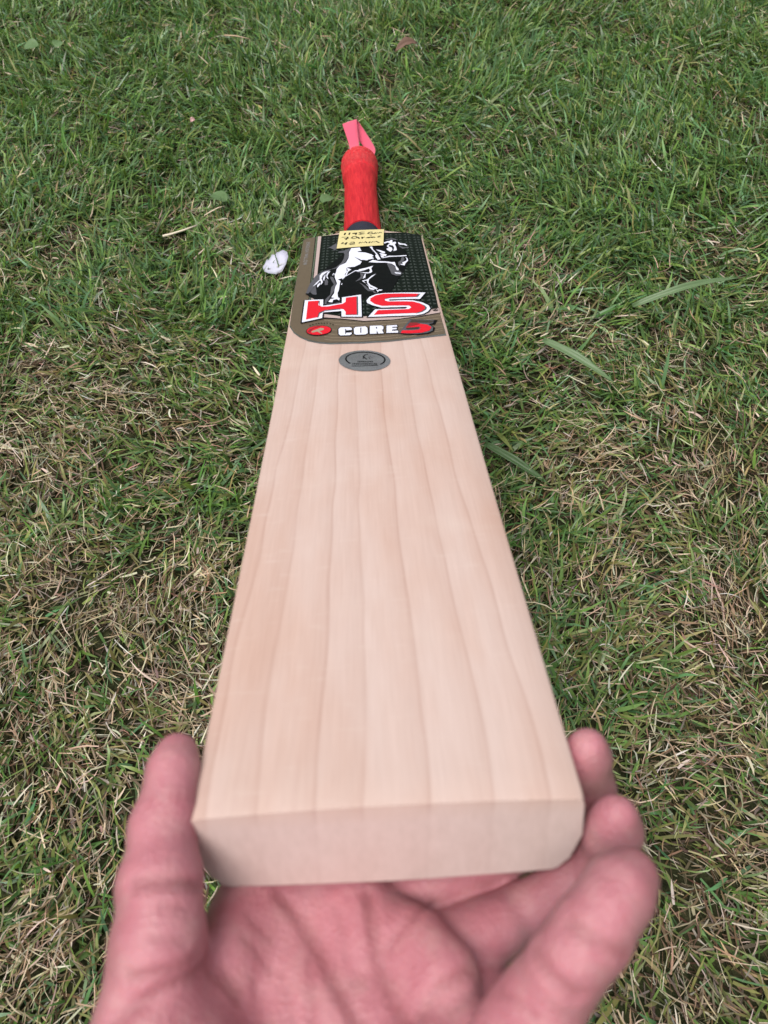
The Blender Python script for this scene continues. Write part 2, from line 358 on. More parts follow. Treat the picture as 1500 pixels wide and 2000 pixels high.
# ------------------------------------------------------------------ the bat
DECALS = [
('sticker','foil_backing','silver',0,'p',0,[(-54.0,563.1),(-51.8,567.9),(-43.1,570.0),(-21.2,571.1),(24.4,569.3),(38.4,569.5),(52.7,562.5),(52.1,409.2),(52.6,431.1),(51.8,386.7),(52.2,336.8),(29.6,330.9),(13.5,327.6),(-2.4,326.7),(-23.8,328.8),(-31.0,331.5),(-38.3,336.4),(-44.5,344.2),(-49.1,352.7),(-52.9,365.2),(-54.1,446.1)]),
('sticker','brown_panel','brown',1,'p',0,[(-53.6,562.3),(-51.6,566.9),(-42.9,569.2),(52.5,431.1),(51.8,386.7),(51.8,339.4),(29.7,333.1),(13.6,329.8),(-2.4,329.3),(-23.8,331.2),(-31.0,333.9),(-38.1,338.6),(-44.3,346.4),(-48.9,355.0),(-52.6,367.1),(-53.9,446.0)]),
('sticker','edge_line','ink',2,'p',0,[(-43.3,569.8),(-37.2,569.6),(-37.7,441.5),(-36.6,410.8),(-42.1,412.2),(-42.5,449.8)]),
('sticker','silver_stripe','silver',3,'p',0,[(-42.6,569.6),(-40.7,569.6),(-40.9,442.3),(-40.1,411.6),(-41.6,412.0),(-42.0,449.6)]),
('sticker','pale_stripe','pale',3,'p',0,[(-40.7,569.6),(-37.6,569.5),(-37.6,434.3),(-36.9,411.1),(-40.0,411.6),(-40.1,434.9)]),
('sticker','band_outline','ink',2,'p',0,[(-30.7,383.8),(-17.9,377.2),(-1.8,374.1),(37.0,376.1),(52.1,386.7),(52.3,376.1),(36.4,368.7),(19.2,363.9),(-1.9,363.2),(-17.6,369.9),(-30.2,373.5)]),
('sticker','pale_band','pale',3,'p',0,[(-29.9,382.4),(-17.8,375.5),(-1.8,372.7),(36.8,374.4),(46.4,382.8),(51.9,385.2),(52.1,377.0),(36.5,370.0),(19.2,365.1),(-1.9,364.5),(-17.6,371.4),(-29.7,375.9)]),
('sticker','dark_panel','dark',4,'p',0,[(-37.2,568.9),(-21.2,570.4),(24.4,568.6),(38.3,568.7),(52.5,561.9),(52.0,409.2),(52.4,431.1),(51.6,386.4),(46.3,383.6),(37.0,376.1),(-1.8,373.8),(-17.8,376.7),(-29.7,382.4),(-30.7,396.5),(-36.6,410.8),(-37.5,434.2)]),
('sticker','pin_stripe','tan',2,'l',0.45,[(-29.0,370.8),(-22.8,367.5),(-1.9,360.4),(14.9,361.9),(32.0,365.8),(53.4,372.2)]),
('sticker','pin_stripe','tan',2,'l',0.45,[(-28.8,364.8),(-22.7,361.6),(-2.0,355.2),(14.7,356.6),(31.6,360.5),(52.9,367.3)]),
('sticker','pin_stripe','tan',2,'l',0.45,[(-28.5,355.1),(-22.5,352.0),(-2.1,346.7),(14.3,348.1),(31.0,351.8),(52.1,359.3)]),
('sticker','pin_stripe','tan',2,'l',0.45,[(-28.2,347.5),(-22.3,344.5),(-2.2,340.1),(14.0,341.4),(30.5,345.0),(51.4,352.9)]),
('sticker','pin_stripe','tan',2,'l',0.45,[(-28.1,341.9),(-22.2,339.0),(-2.3,335.2),(13.8,336.5),(30.2,340.0),(50.9,348.3)]),
('sticker','pin_stripe','tan',2,'l',0.45,[(-27.9,337.4),(-22.1,334.5),(-2.3,331.1),(13.7,332.4),(29.9,335.9),(50.5,344.5)]),
('sticker','horse_silhouette','ink',6,'p',0,[(-9.4,528.0),(-14.0,521.6),(-16.7,512.7),(-13.2,497.0),(-15.7,488.6),(-24.3,475.1),(-28.6,475.6),(-32.9,472.9),(-37.9,462.6),(-38.3,454.5),(-41.8,447.4),(-44.8,425.0),(-41.8,425.2),(-37.2,419.3),(-35.8,422.7),(-36.6,430.5),(-33.3,441.3),(-30.7,447.6),(-26.6,450.7),(-24.7,441.3),(-26.2,431.9),(-26.6,419.6),(-30.2,406.7),(-30.3,399.6),(-17.7,398.8),(-17.5,409.5),(-18.9,419.9),(-15.3,433.5),(-15.8,448.4),(-7.0,466.4),(-0.7,461.2),(-2.3,450.2),(-7.2,443.9),(-3.8,436.4),(1.1,422.3),(7.5,414.9),(13.5,416.2),(18.8,417.1),(13.8,425.1),(8.6,430.9),(4.1,440.3),(5.3,449.1),(13.8,464.7),(9.2,479.1),(10.1,484.5),(18.1,483.8),(22.8,475.7),(21.4,460.9),(25.4,454.4),(29.6,456.3),(30.4,469.9),(33.5,474.1),(38.1,488.3),(38.0,504.3),(29.5,506.9),(28.4,515.1),(29.8,525.9),(29.7,548.4),(26.4,552.4),(18.9,544.0),(17.5,528.0)]),
('sticker','horse_shadow','grey',7,'p',0,[(-26.5,476.4),(-31.5,474.6),(-35.6,469.3),(-38.6,463.9),(-39.4,455.8),(-42.2,448.5),(-43.7,437.1),(-44.7,426.1),(-42.5,425.5),(-41.2,434.5),(-39.5,441.9),(-36.2,455.0),(-36.0,464.2),(-33.2,471.4),(-27.9,474.0)]),
('sticker','horse_shadow','grey',7,'p',0,[(-27.2,476.3),(-22.9,480.0),(-18.3,491.3),(-16.6,500.6),(-15.9,511.4),(-16.7,515.7),(-13.7,519.2),(-12.5,511.9),(-12.5,504.9),(-14.3,496.1),(-16.5,488.7),(-19.3,482.7),(-23.6,476.6)]),
('sticker','horse_shadow','grey',7,'p',0,[(-37.7,440.4),(-39.9,435.1),(-40.6,429.6),(-41.4,427.9),(-39.3,422.6),(-36.6,421.0),(-36.4,423.8),(-37.8,426.0),(-38.3,430.9),(-37.6,437.4)]),
('sticker','horse_shadow','grey',7,'p',0,[(-30.8,451.6),(-29.5,454.4),(-28.3,448.0),(-28.6,440.2),(-30.8,440.7),(-31.0,446.7)]),
('sticker','horse_shadow','grey',7,'p',0,[(-26.8,458.9),(-24.6,457.4),(-22.3,442.7),(-21.9,438.7),(-23.2,434.1),(-22.7,428.2),(-25.2,418.4),(-27.2,407.9),(-28.7,401.1),(-23.5,400.0),(-18.4,402.5),(-18.3,401.2),(-23.5,398.6),(-29.3,399.9),(-29.7,401.3),(-29.6,409.3),(-25.9,419.5),(-25.6,434.6),(-23.6,440.1),(-26.7,454.7)]),
('sticker','horse_shadow','grey',7,'p',0,[(-30.6,533.9),(-27.8,535.7),(-23.2,544.5),(-22.6,530.8),(-24.4,523.9),(-26.0,527.9),(-28.0,530.8)]),
('sticker','horse_shadow','grey',7,'p',0,[(-21.6,517.3),(-20.9,520.7),(-16.3,522.1),(-12.1,527.3),(-10.4,527.0),(-12.5,517.8),(-16.7,516.3)]),
('sticker','horse_shadow','grey',7,'p',0,[(-4.8,442.0),(-2.8,439.2),(0.9,431.9),(3.1,424.9),(6.1,423.1),(8.2,417.7),(9.8,415.6),(6.6,416.9),(5.7,420.8),(2.4,421.6),(0.1,428.1),(-2.1,436.2)]),
('sticker','horse_shadow','grey',7,'p',0,[(-2.9,462.6),(-0.4,461.2),(-0.8,455.1),(-1.6,450.1),(-4.8,445.5),(-7.2,443.9),(-4.0,450.4),(-2.6,455.3),(-3.2,462.7),(-7.0,467.5),(-4.6,463.4)]),
('sticker','horse_shadow','grey',7,'p',0,[(18.8,483.7),(22.6,477.9),(23.0,472.5),(21.4,467.2),(21.7,457.8),(25.0,453.9),(28.5,454.3),(30.2,459.4),(28.9,456.3),(25.4,456.0),(23.6,460.8),(25.0,469.1),(25.3,474.5),(23.0,480.1),(20.7,484.1)]),
('sticker','horse_shadow','grey',7,'p',0,[(33.2,499.8),(34.0,494.0),(32.6,488.4),(30.4,483.0),(29.0,476.5),(28.1,480.9),(28.4,486.4),(30.9,490.8),(31.6,497.5)]),
('sticker','horse_shadow','grey',7,'p',0,[(19.8,548.4),(25.9,551.2),(30.1,548.4),(29.5,544.6),(25.4,548.0),(21.3,545.7)]),
('sticker','horse_shadow','grey',7,'p',0,[(30.5,532.0),(34.4,525.8),(38.4,522.0),(40.1,525.6),(34.1,520.9),(31.7,525.9)]),
('sticker','horse_highlight','white',8,'p',0,[(-10.2,527.0),(-2.9,528.1),(-1.5,518.2),(-4.9,517.6),(-4.2,515.7),(1.5,513.6),(7.0,507.6),(8.6,503.9),(7.2,501.2),(8.8,497.0),(4.1,494.8),(3.0,492.7),(-1.0,494.9),(-1.4,493.9),(-8.0,504.1),(-1.6,490.0),(-3.0,484.1),(-7.7,478.3),(-13.1,478.2),(-14.2,476.2),(-13.8,467.6),(-15.2,462.6),(-15.5,456.5),(-17.6,452.8),(-20.7,450.9),(-18.7,447.0),(-19.1,439.1),(-19.7,426.7),(-20.6,421.2),(-20.1,412.8),(-21.7,410.4),(-25.1,412.9),(-23.2,420.8),(-22.5,434.9),(-21.2,441.5),(-23.2,456.0),(-23.4,463.3),(-22.4,468.3),(-22.1,475.7),(-19.7,483.9),(-15.2,489.0),(-14.3,491.6),(-12.5,501.4),(-12.1,508.3),(-12.3,515.4)]),
('sticker','horse_highlight','white',8,'p',0,[(-27.1,404.3),(-25.6,409.3),(-23.7,409.9),(-20.5,412.9),(-18.8,409.8),(-19.0,405.3),(-21.1,408.4),(-23.6,407.1),(-23.9,402.7),(-25.5,403.0)]),
('sticker','horse_highlight','white',8,'p',0,[(-40.0,439.1),(-37.3,448.2),(-35.1,453.7),(-35.4,463.0),(-33.8,468.9),(-31.4,471.4),(-27.8,473.2),(-30.6,468.6),(-33.2,462.5),(-33.5,458.4),(-34.0,452.4),(-35.0,451.1),(-37.2,444.2)]),
('sticker','horse_highlight','white',8,'p',0,[(-34.7,452.6),(-33.3,454.3),(-32.4,447.0),(-33.6,442.3),(-34.2,442.5),(-33.8,447.3)]),
('sticker','horse_highlight','white',8,'p',0,[(-32.4,457.1),(-30.8,465.0),(-31.0,456.8),(-31.6,449.8),(-32.4,453.0)]),
('sticker','horse_highlight','white',8,'p',0,[(-30.2,462.8),(-29.2,469.9),(-27.1,471.5),(-28.7,465.5),(-29.3,460.5),(-28.1,453.0),(-29.6,456.4)]),
('sticker','horse_highlight','white',8,'p',0,[(-36.5,437.2),(-36.6,442.1),(-34.5,447.5),(-34.5,442.6),(-35.9,437.0)]),
('sticker','horse_highlight','white',8,'p',0,[(-24.8,465.7),(-24.1,466.6),(-23.5,463.3),(-24.2,462.4)]),
('sticker','horse_highlight','white',8,'p',0,[(-25.5,463.8),(-25.1,463.9),(-24.4,460.4),(-24.9,460.7)]),
('sticker','horse_highlight','white',8,'p',0,[(-13.8,477.2),(-10.2,472.3),(-12.7,467.4),(-14.1,458.3),(-16.9,450.6),(-17.6,451.8),(-15.2,458.5),(-13.1,470.7)]),
('sticker','horse_highlight','white',8,'p',0,[(-18.1,438.4),(-17.8,440.8),(-17.1,441.7),(-17.4,438.3)]),
('sticker','horse_highlight','white',8,'p',0,[(-4.5,471.3),(1.9,474.6),(7.6,478.8),(5.9,473.1),(6.5,464.5),(5.3,462.0),(2.4,460.8),(-4.6,465.0),(-0.0,462.7),(-4.2,466.0),(-7.0,468.0),(-14.1,457.2),(-14.8,457.6),(-7.0,469.9),(-3.5,469.6)]),
('sticker','horse_highlight','white',8,'p',0,[(0.7,461.1),(-0.1,456.0),(0.3,452.8),(-1.3,449.0),(0.8,451.8),(1.2,459.9)]),
('sticker','horse_highlight','white',8,'p',0,[(-2.0,444.6),(2.2,447.0),(5.8,455.2),(9.4,459.4),(6.5,453.1),(3.7,447.3),(2.9,440.4),(4.3,434.8),(7.9,429.1),(9.8,426.0),(8.4,424.7),(6.8,426.8),(3.7,431.5),(1.9,439.6),(1.9,444.5),(-0.7,443.7),(3.2,432.5),(4.3,428.5),(7.5,425.3),(6.7,423.3),(4.8,424.2),(3.3,425.8),(3.0,430.6),(0.6,438.8)]),
('sticker','horse_highlight','white',8,'p',0,[(8.1,425.2),(9.4,422.2),(11.1,423.9),(13.4,422.8),(11.7,420.6),(10.3,421.2),(9.6,417.5),(9.0,421.3)]),
('sticker','horse_highlight','white',8,'p',0,[(4.0,488.1),(7.8,493.8),(12.1,489.9),(19.4,488.1),(22.9,486.2),(25.5,486.6),(26.1,476.6),(27.9,469.0),(27.4,465.8),(26.0,466.9),(25.6,473.4),(25.4,476.7),(22.8,482.3),(18.2,485.4),(10.2,486.2)]),
('sticker','horse_highlight','white',8,'p',0,[(24.3,462.3),(26.0,461.1),(29.1,459.9),(28.6,457.1),(26.9,458.2),(25.5,458.2),(24.4,459.5)]),
('sticker','horse_highlight','white',8,'p',0,[(21.5,502.7),(27.4,502.3),(36.1,503.7),(36.3,501.4),(31.0,500.4),(21.7,499.8),(14.9,496.4),(18.8,500.6)]),
('sticker','horse_highlight','white',8,'p',0,[(35.1,499.7),(36.6,495.1),(36.7,489.4),(34.1,482.9),(33.0,477.4),(29.9,479.7),(30.4,481.9),(31.8,480.7),(31.6,485.1),(35.2,489.5),(35.8,492.9)]),
('sticker','horse_highlight','white',8,'p',0,[(5.6,528.7),(7.9,529.0),(8.5,521.6),(11.9,508.2),(13.5,498.8),(12.1,502.4),(9.8,512.0),(7.0,523.0)]),
('sticker','horse_highlight','white',8,'p',0,[(10.8,520.2),(14.1,518.6),(18.5,513.5),(18.4,509.9),(16.1,510.1)]),
('sticker','horse_highlight','white',8,'p',0,[(9.9,504.9),(11.5,508.2),(13.5,498.8),(14.1,494.2),(11.8,493.3),(10.5,499.1)]),
('sticker','horse_highlight','white',8,'p',0,[(13.5,510.4),(16.8,508.9),(19.7,506.3),(18.8,501.8),(16.9,501.9),(14.5,506.8)]),
('sticker','horse_highlight','white',8,'p',0,[(14.4,504.5),(16.6,503.1),(17.2,498.4),(15.0,498.7)]),
('sticker','horse_highlight','white',8,'p',0,[(18.3,539.0),(21.6,542.5),(23.6,543.0),(25.3,546.1),(26.5,543.5),(25.7,538.5),(28.6,540.8),(29.4,537.0),(27.8,533.4),(28.6,526.0),(28.9,517.5),(27.7,516.4),(25.8,515.3),(26.9,523.6),(26.1,529.8),(23.1,532.4),(22.1,527.6),(24.7,525.0),(25.2,518.9),(23.4,513.1),(22.3,514.4),(20.2,519.3),(20.4,522.9),(22.3,522.7),(20.6,528.9),(22.8,534.9),(24.0,536.1),(21.8,538.8),(19.0,535.9)]),
('sticker','horse_highlight','white',8,'p',0,[(23.7,510.7),(27.2,512.9),(25.6,511.8)]),
('sticker','horse_highlight','white',8,'p',0,[(30.9,539.5),(33.4,535.6),(37.2,534.3),(38.6,529.3),(37.6,528.7),(35.5,531.9),(32.4,532.0),(31.3,533.2)]),
('sticker','horse_inner_line','ink',9,'p',0,[(14.8,493.6),(21.6,498.1),(29.0,497.6),(31.2,496.4),(27.9,490.9),(21.4,492.4)]),
('sticker','horse_inner_line','ink',9,'p',0,[(-4.6,466.0),(0.1,468.5),(4.0,472.2),(4.8,467.9),(3.9,463.2),(0.7,463.7)]),
('sticker','horse_inner_line','ink',9,'p',0,[(-0.3,443.4),(1.8,443.6),(1.7,439.1),(2.9,433.1),(1.0,437.2)]),
('sticker','letter_outline','ink',9,'p',0,[(-45.5,412.0),(-30.0,410.2),(-29.7,397.6),(-18.0,399.9),(-18.0,411.4),(-2.1,415.2),(-2.1,369.7),(-17.9,372.2),(-18.1,382.8),(-29.4,382.9),(-29.7,372.4),(-45.3,367.1)]),
('sticker','letter_rim','white',10,'p',0,[(-44.6,411.0),(-30.9,409.4),(-30.6,396.5),(-17.1,399.1),(-17.1,410.7),(-3.0,414.0),(-3.0,370.8),(-17.0,373.0),(-17.2,383.8),(-30.3,383.8),(-30.6,373.1),(-44.4,368.4)]),
('sticker','letter_shade','grey',11,'p',0,[(-6.8,410.2),(-5.3,410.6),(-5.4,374.1),(-14.0,375.3),(-14.4,376.6),(-6.6,375.3)]),
('sticker','letter_shade','grey',11,'p',0,[(-34.5,406.9),(-33.4,407.1),(-33.2,397.9),(-31.3,395.3),(-33.3,397.1)]),
('sticker','letter_shade','grey',11,'p',0,[(-17.4,386.9),(-29.0,385.8),(-32.4,381.6),(-33.1,375.0),(-34.2,374.4),(-33.2,383.4),(-29.1,387.1),(-19.0,388.5)]),
('sticker','letter_h','red',12,'p',0,[(-42.0,407.9),(-34.2,407.1),(-34.2,398.4),(-31.7,394.6),(-26.9,394.1),(-16.3,397.4),(-14.4,400.8),(-14.2,409.1),(-6.4,410.4),(-6.4,375.0),(-14.2,376.0),(-14.2,381.7),(-15.8,386.6),(-19.0,388.3),(-29.1,387.4),(-33.2,383.4),(-33.9,375.1),(-41.8,372.7)]),
('sticker','letter_outline','ink',9,'p',0,[(46.2,416.0),(40.4,401.0),(18.3,401.2),(17.8,400.7),(18.2,400.2),(27.2,400.7),(34.6,400.0),(41.2,395.7),(45.8,389.3),(46.6,382.9),(44.3,376.7),(40.3,371.9),(35.1,369.6),(23.8,368.9),(6.7,368.7),(0.1,369.1),(6.0,384.4),(27.5,383.8),(28.4,385.2),(28.1,385.5),(11.2,385.2),(4.4,390.7),(0.3,396.4),(-0.1,401.8),(2.4,409.3),(7.4,414.1),(13.7,416.2),(26.2,416.3)]),
('sticker','letter_rim','white',10,'p',0,[(44.9,415.1),(39.8,401.9),(17.9,402.1),(16.7,400.8),(17.8,399.2),(27.1,399.8),(34.2,399.1),(40.6,395.1),(45.0,389.0),(45.7,383.0),(43.5,377.2),(39.7,372.6),(34.8,370.4),(23.7,369.8),(6.7,369.6),(1.4,369.9),(6.6,383.4),(27.9,382.9),(29.6,385.2),(28.6,386.4),(11.5,386.1),(5.1,391.4),(1.2,396.7),(0.8,401.6),(3.2,408.8),(7.9,413.4),(13.9,415.3),(26.2,415.4)]),
('sticker','letter_shade','grey',11,'p',0,[(39.7,412.2),(41.0,412.2),(38.4,405.6),(18.9,404.7),(14.3,402.6),(14.0,399.2),(13.4,401.5),(14.2,404.5),(18.9,406.0),(37.0,406.3)]),
('sticker','letter_shade','grey',11,'p',0,[(38.3,393.9),(42.3,388.4),(43.4,384.8),(42.6,380.7),(39.5,376.1),(34.6,373.0),(41.8,381.9)]),
('sticker','letter_s','red',12,'p',0,[(39.7,412.0),(37.0,406.3),(18.9,405.6),(14.3,403.2),(13.8,400.2),(16.3,397.5),(27.0,397.0),(34.1,396.4),(38.9,392.7),(41.9,386.6),(41.8,381.9),(38.7,376.7),(34.7,374.1),(19.6,373.5),(5.5,372.8),(8.5,381.2),(24.4,381.3),(30.4,381.6),(32.4,385.1),(30.9,388.7),(26.5,388.9),(11.6,389.4),(6.5,393.6),(3.5,400.1),(3.8,405.0),(7.8,410.8),(13.8,413.4),(26.1,413.1)]),
('sticker','registered_mark','ink',9,'p',0,[(51.0,380.9),(50.9,380.2),(50.5,379.7),(50.0,379.3),(49.5,379.0),(48.8,378.9),(48.2,379.1),(47.7,379.4),(47.3,379.9),(47.1,380.6),(47.1,381.2),(47.2,381.9),(47.6,382.4),(48.1,382.9),(48.7,383.1),(49.3,383.2),(49.9,383.0),(50.4,382.7),(50.8,382.2),(51.0,381.6)]),
('sticker','registered_mark','pale',10,'p',0,[(50.6,380.9),(50.5,380.5),(50.2,380.1),(49.9,379.9),(49.4,379.7),(48.9,379.6),(48.5,379.8),(48.0,380.0),(47.7,380.3),(47.5,380.7),(47.5,381.2),(47.6,381.6),(47.9,382.0),(48.3,382.3),(48.7,382.4),(49.2,382.5),(49.7,382.4),(50.1,382.1),(50.4,381.8),(50.6,381.4)]),
('sticker','registered_mark','ink',11,'p',0,[(48.3,381.9),(50.0,382.1),(49.9,380.2),(48.1,380.0)]),
('sticker','letter_outline','ink',6,'p',0,[(-18.0,355.1),(-10.7,354.5),(-9.2,351.9),(-9.2,348.3),(-14.4,348.2),(-14.4,350.4),(-13.7,350.3),(-13.7,343.2),(-14.4,343.3),(-14.3,345.2),(-9.4,345.1),(-9.2,342.2),(-10.7,339.6),(-17.8,340.0),(-19.2,342.7),(-19.5,352.0)]),
('sticker','letter_c','white',7,'p',0,[(-17.6,354.4),(-11.1,353.8),(-9.8,351.7),(-9.8,348.9),(-13.7,348.9),(-13.8,350.9),(-14.4,351.1),(-14.3,342.6),(-13.8,342.6),(-13.7,344.6),(-10.0,344.5),(-9.8,342.4),(-11.1,340.3),(-17.4,340.6),(-18.5,342.9),(-18.8,351.8)]),
('sticker','letter_outline','ink',6,'p',0,[(-7.8,353.9),(-0.4,354.5),(1.3,351.4),(1.3,341.6),(-0.7,339.3),(-7.5,339.5),(-9.0,342.0),(-9.2,351.2)]),
('sticker','letter_o','white',7,'p',0,[(-7.4,353.3),(-0.8,353.8),(0.6,351.2),(0.7,341.9),(-1.0,340.0),(-7.1,340.2),(-8.4,342.2),(-8.5,351.1)]),
('sticker','letter_counter','ink',8,'p',0,[(-4.2,351.9),(-3.5,351.9),(-3.6,342.9),(-4.2,342.8)]),
('sticker','letter_outline','ink',6,'p',0,[(1.7,354.8),(10.4,354.8),(12.0,352.3),(11.9,347.6),(10.8,346.2),(12.0,339.9),(6.9,339.7),(6.3,344.7),(7.3,344.6),(7.1,339.8),(1.4,339.8)]),
('sticker','letter_r','white',7,'p',0,[(2.3,354.1),(10.0,354.1),(11.4,352.1),(11.2,347.8),(10.2,346.4),(11.2,340.5),(7.5,340.4),(6.9,345.3),(6.6,345.4),(6.5,340.5),(2.0,340.5)]),
('sticker','letter_counter','ink',8,'p',0,[(6.3,351.5),(7.1,351.4),(7.0,348.8),(6.3,348.8)]),
('sticker','letter_outline','ink',6,'p',0,[(13.0,354.1),(21.2,354.7),(21.3,350.5),(17.8,350.3),(17.8,349.9),(20.8,349.9),(20.6,345.9),(17.6,345.8),(17.6,344.7),(21.3,345.2),(21.4,340.1),(12.3,340.2)]),
('sticker','letter_e','white',7,'p',0,[(13.6,353.5),(20.6,354.0),(20.6,351.1),(17.2,350.9),(17.2,349.2),(20.1,349.2),(20.0,346.6),(17.0,346.5),(16.9,344.0),(20.7,344.4),(20.7,340.8),(13.0,340.9)]),
('sticker','numeral_outline','ink',6,'p',0,[(30.1,363.9),(48.8,362.1),(46.3,354.2),(43.2,354.5),(45.8,348.3),(44.6,342.5),(40.2,338.4),(33.2,336.8),(26.0,337.6),(20.8,339.2),(24.2,348.9)]),
('sticker','numeral_rim','grey',7,'p',0,[(30.5,363.0),(46.5,362.4),(44.8,356.0),(42.0,354.8),(44.6,349.3),(43.7,343.5),(39.9,339.7),(33.3,338.0),(26.1,338.6),(21.7,339.7),(24.6,348.9)]),
('sticker','numeral_top_bar','umber',8,'p',0,[(31.1,362.1),(45.9,361.1),(44.5,356.9),(34.8,357.7),(33.8,355.5),(27.8,354.1)]),
('sticker','numeral_five','red',9,'p',0,[(28.7,354.9),(34.2,355.8),(40.7,353.5),(43.4,349.1),(41.6,343.2),(36.2,339.7),(28.5,338.8),(22.3,339.6),(23.4,344.0),(30.4,343.9),(34.6,344.8),(36.3,347.9),(35.0,349.7),(30.0,349.2),(26.3,348.8)]),
('sticker','numeral_shade','darkred',10,'p',0,[(29.4,357.1),(33.9,356.9),(36.6,355.1),(33.1,352.3),(26.3,349.4),(27.8,353.0)]),
('sticker','numeral_counter','umber',10,'p',0,[(26.2,347.8),(34.1,349.0),(35.3,348.4),(33.9,346.2),(26.5,345.9)]),
('sticker','numeral_slash','grey',8,'p',0,[(29.9,363.2),(30.7,362.8),(21.6,339.5),(20.8,339.5)]),
('sticker','emblem_outline','ink',6,'p',0,[(-23.4,351.8),(-23.5,350.3),(-23.8,348.9),(-24.3,347.5),(-25.1,346.3),(-26.1,345.2),(-27.3,344.4),(-28.6,343.8),(-30.0,343.5),(-31.5,343.4),(-33.0,343.6),(-34.5,344.0),(-35.9,344.7),(-37.2,345.6),(-38.3,346.7),(-39.3,348.0),(-40.0,349.4),(-40.5,350.9),(-40.8,352.4),(-40.8,353.9),(-40.5,355.4),(-39.9,356.8),(-39.2,358.0),(-38.2,359.1),(-37.0,359.9),(-35.6,360.5),(-34.2,360.8),(-32.6,360.9),(-31.1,360.7),(-29.6,360.3),(-28.2,359.6),(-26.9,358.7),(-25.7,357.5),(-24.8,356.2),(-24.1,354.9),(-23.6,353.4)]),
('sticker','emblem_disc','red',7,'p',0,[(-23.9,352.0),(-24.0,350.7),(-24.3,349.4),(-24.8,348.2),(-25.6,347.1),(-26.5,346.1),(-27.6,345.4),(-28.9,344.9),(-30.2,344.6),(-31.6,344.5),(-33.0,344.6),(-34.4,345.1),(-35.7,345.7),(-36.9,346.5),(-38.0,347.5),(-38.9,348.6),(-39.6,349.9),(-40.0,351.2),(-40.3,352.6),(-40.2,353.9),(-40.0,355.2),(-39.5,356.5),(-38.7,357.6),(-37.8,358.5),(-36.6,359.2),(-35.4,359.8),(-34.0,360.1),(-32.6,360.1),(-31.1,359.9),(-29.7,359.6),(-28.4,358.9),(-27.2,358.1),(-26.1,357.1),(-25.2,356.0),(-24.6,354.7),(-24.1,353.4)]),
('sticker','emblem_figure','tan',8,'p',0,[(-37.2,350.8),(-35.4,352.7),(-31.1,356.1),(-28.9,355.1),(-28.6,352.2),(-31.6,350.5),(-29.3,345.9),(-30.0,345.5),(-33.1,349.9),(-36.4,348.9)]),
('sticker','emblem_shade','darkred',8,'p',0,[(-39.8,351.4),(-38.1,355.7),(-33.5,359.5),(-30.5,359.3),(-36.3,355.3),(-37.9,350.0),(-36.2,346.4)]),
('sticker','emblem_lettering','ink',6,'p',0,[(-35.0,365.2),(-34.3,365.4),(-33.8,364.0),(-34.7,363.8)]),
('sticker','emblem_lettering','ink',6,'p',0,[(-33.2,365.5),(-32.4,365.7),(-31.9,364.3),(-32.8,364.1)]),
('sticker','emblem_lettering','ink',6,'p',0,[(-31.3,365.4),(-30.5,365.6),(-30.0,364.2),(-30.9,364.0)]),
('sticker','emblem_lettering','ink',6,'p',0,[(-29.4,365.0),(-28.6,365.1),(-28.1,363.8),(-29.0,363.6)]),
('sticker','emblem_lettering','ink',6,'p',0,[(-27.5,364.6),(-26.8,364.8),(-26.3,363.4),(-27.2,363.2)]),
('sticker','emblem_lettering','ink',6,'p',0,[(-25.2,363.4),(-24.5,363.5),(-24.0,362.2),(-24.9,361.9)]),
('sticker','emblem_lettering','ink',6,'p',0,[(-23.3,361.6),(-22.6,361.8),(-22.1,360.4),(-23.0,360.2)]),
('sticker','emblem_lettering','ink',6,'p',0,[(-37.3,364.3),(-36.5,364.4),(-36.0,363.0),(-36.9,362.9)]),
('sticker','emblem_lettering','ink',6,'p',0,[(-39.1,363.2),(-38.4,363.4),(-37.8,362.0),(-38.7,361.8)]),
('oval_sticker','foil','silver',1,'p',0,[(13.7,297.6),(13.5,295.7),(13.0,293.8),(12.2,292.0),(11.2,290.4),(10.0,289.0),(8.6,287.7),(7.1,286.6),(5.3,285.8),(3.5,285.2),(1.6,284.9),(-0.4,284.9),(-2.4,285.1),(-4.5,285.5),(-6.4,286.2),(-8.4,287.2),(-10.2,288.3),(-11.9,289.7),(-13.4,291.3),(-14.8,293.0),(-15.9,294.9),(-16.9,296.8),(-17.5,298.8),(-17.9,300.9),(-18.1,302.9),(-18.0,304.9),(-17.6,306.8),(-16.9,308.6),(-16.0,310.3),(-14.8,311.8),(-13.4,313.1),(-11.8,314.1),(-10.0,314.9),(-8.1,315.5),(-6.0,315.8),(-3.9,315.9),(-1.8,315.6),(0.3,315.1),(2.4,314.4),(4.4,313.4),(6.3,312.2),(8.0,310.8),(9.6,309.2),(10.9,307.5),(12.0,305.6),(12.8,303.7),(13.4,301.7),(13.7,299.6)]),
('oval_sticker','ring','ink',2,'l',1.0,[(-10.8,297.1),(-11.7,298.3),(-12.3,299.5),(-12.9,300.7),(-13.3,302.0),(-13.5,303.3),(-13.6,304.5),(-13.5,305.7),(-13.2,306.9),(-12.8,307.9),(-12.2,309.0),(-11.5,309.9),(-10.7,310.7),(-9.7,311.4),(-8.6,311.9),(-7.4,312.4),(-6.1,312.6),(-4.8,312.8),(-3.4,312.8),(-1.9,312.6),(-0.5,312.3),(0.9,311.9),(2.2,311.3),(3.6,310.6),(4.8,309.8),(6.0,308.9),(7.0,307.9),(7.9,306.8),(8.7,305.7),(9.4,304.5),(9.8,303.3),(10.2,302.0),(10.4,300.8),(10.4,299.6),(10.2,298.4),(9.9,297.2),(9.5,296.1),(8.9,295.1),(8.2,294.2),(7.3,293.4)]),
('oval_sticker','underline','ink',2,'l',0.7,[(-9.9,293.1),(-2.6,292.5),(6.0,292.4)]),
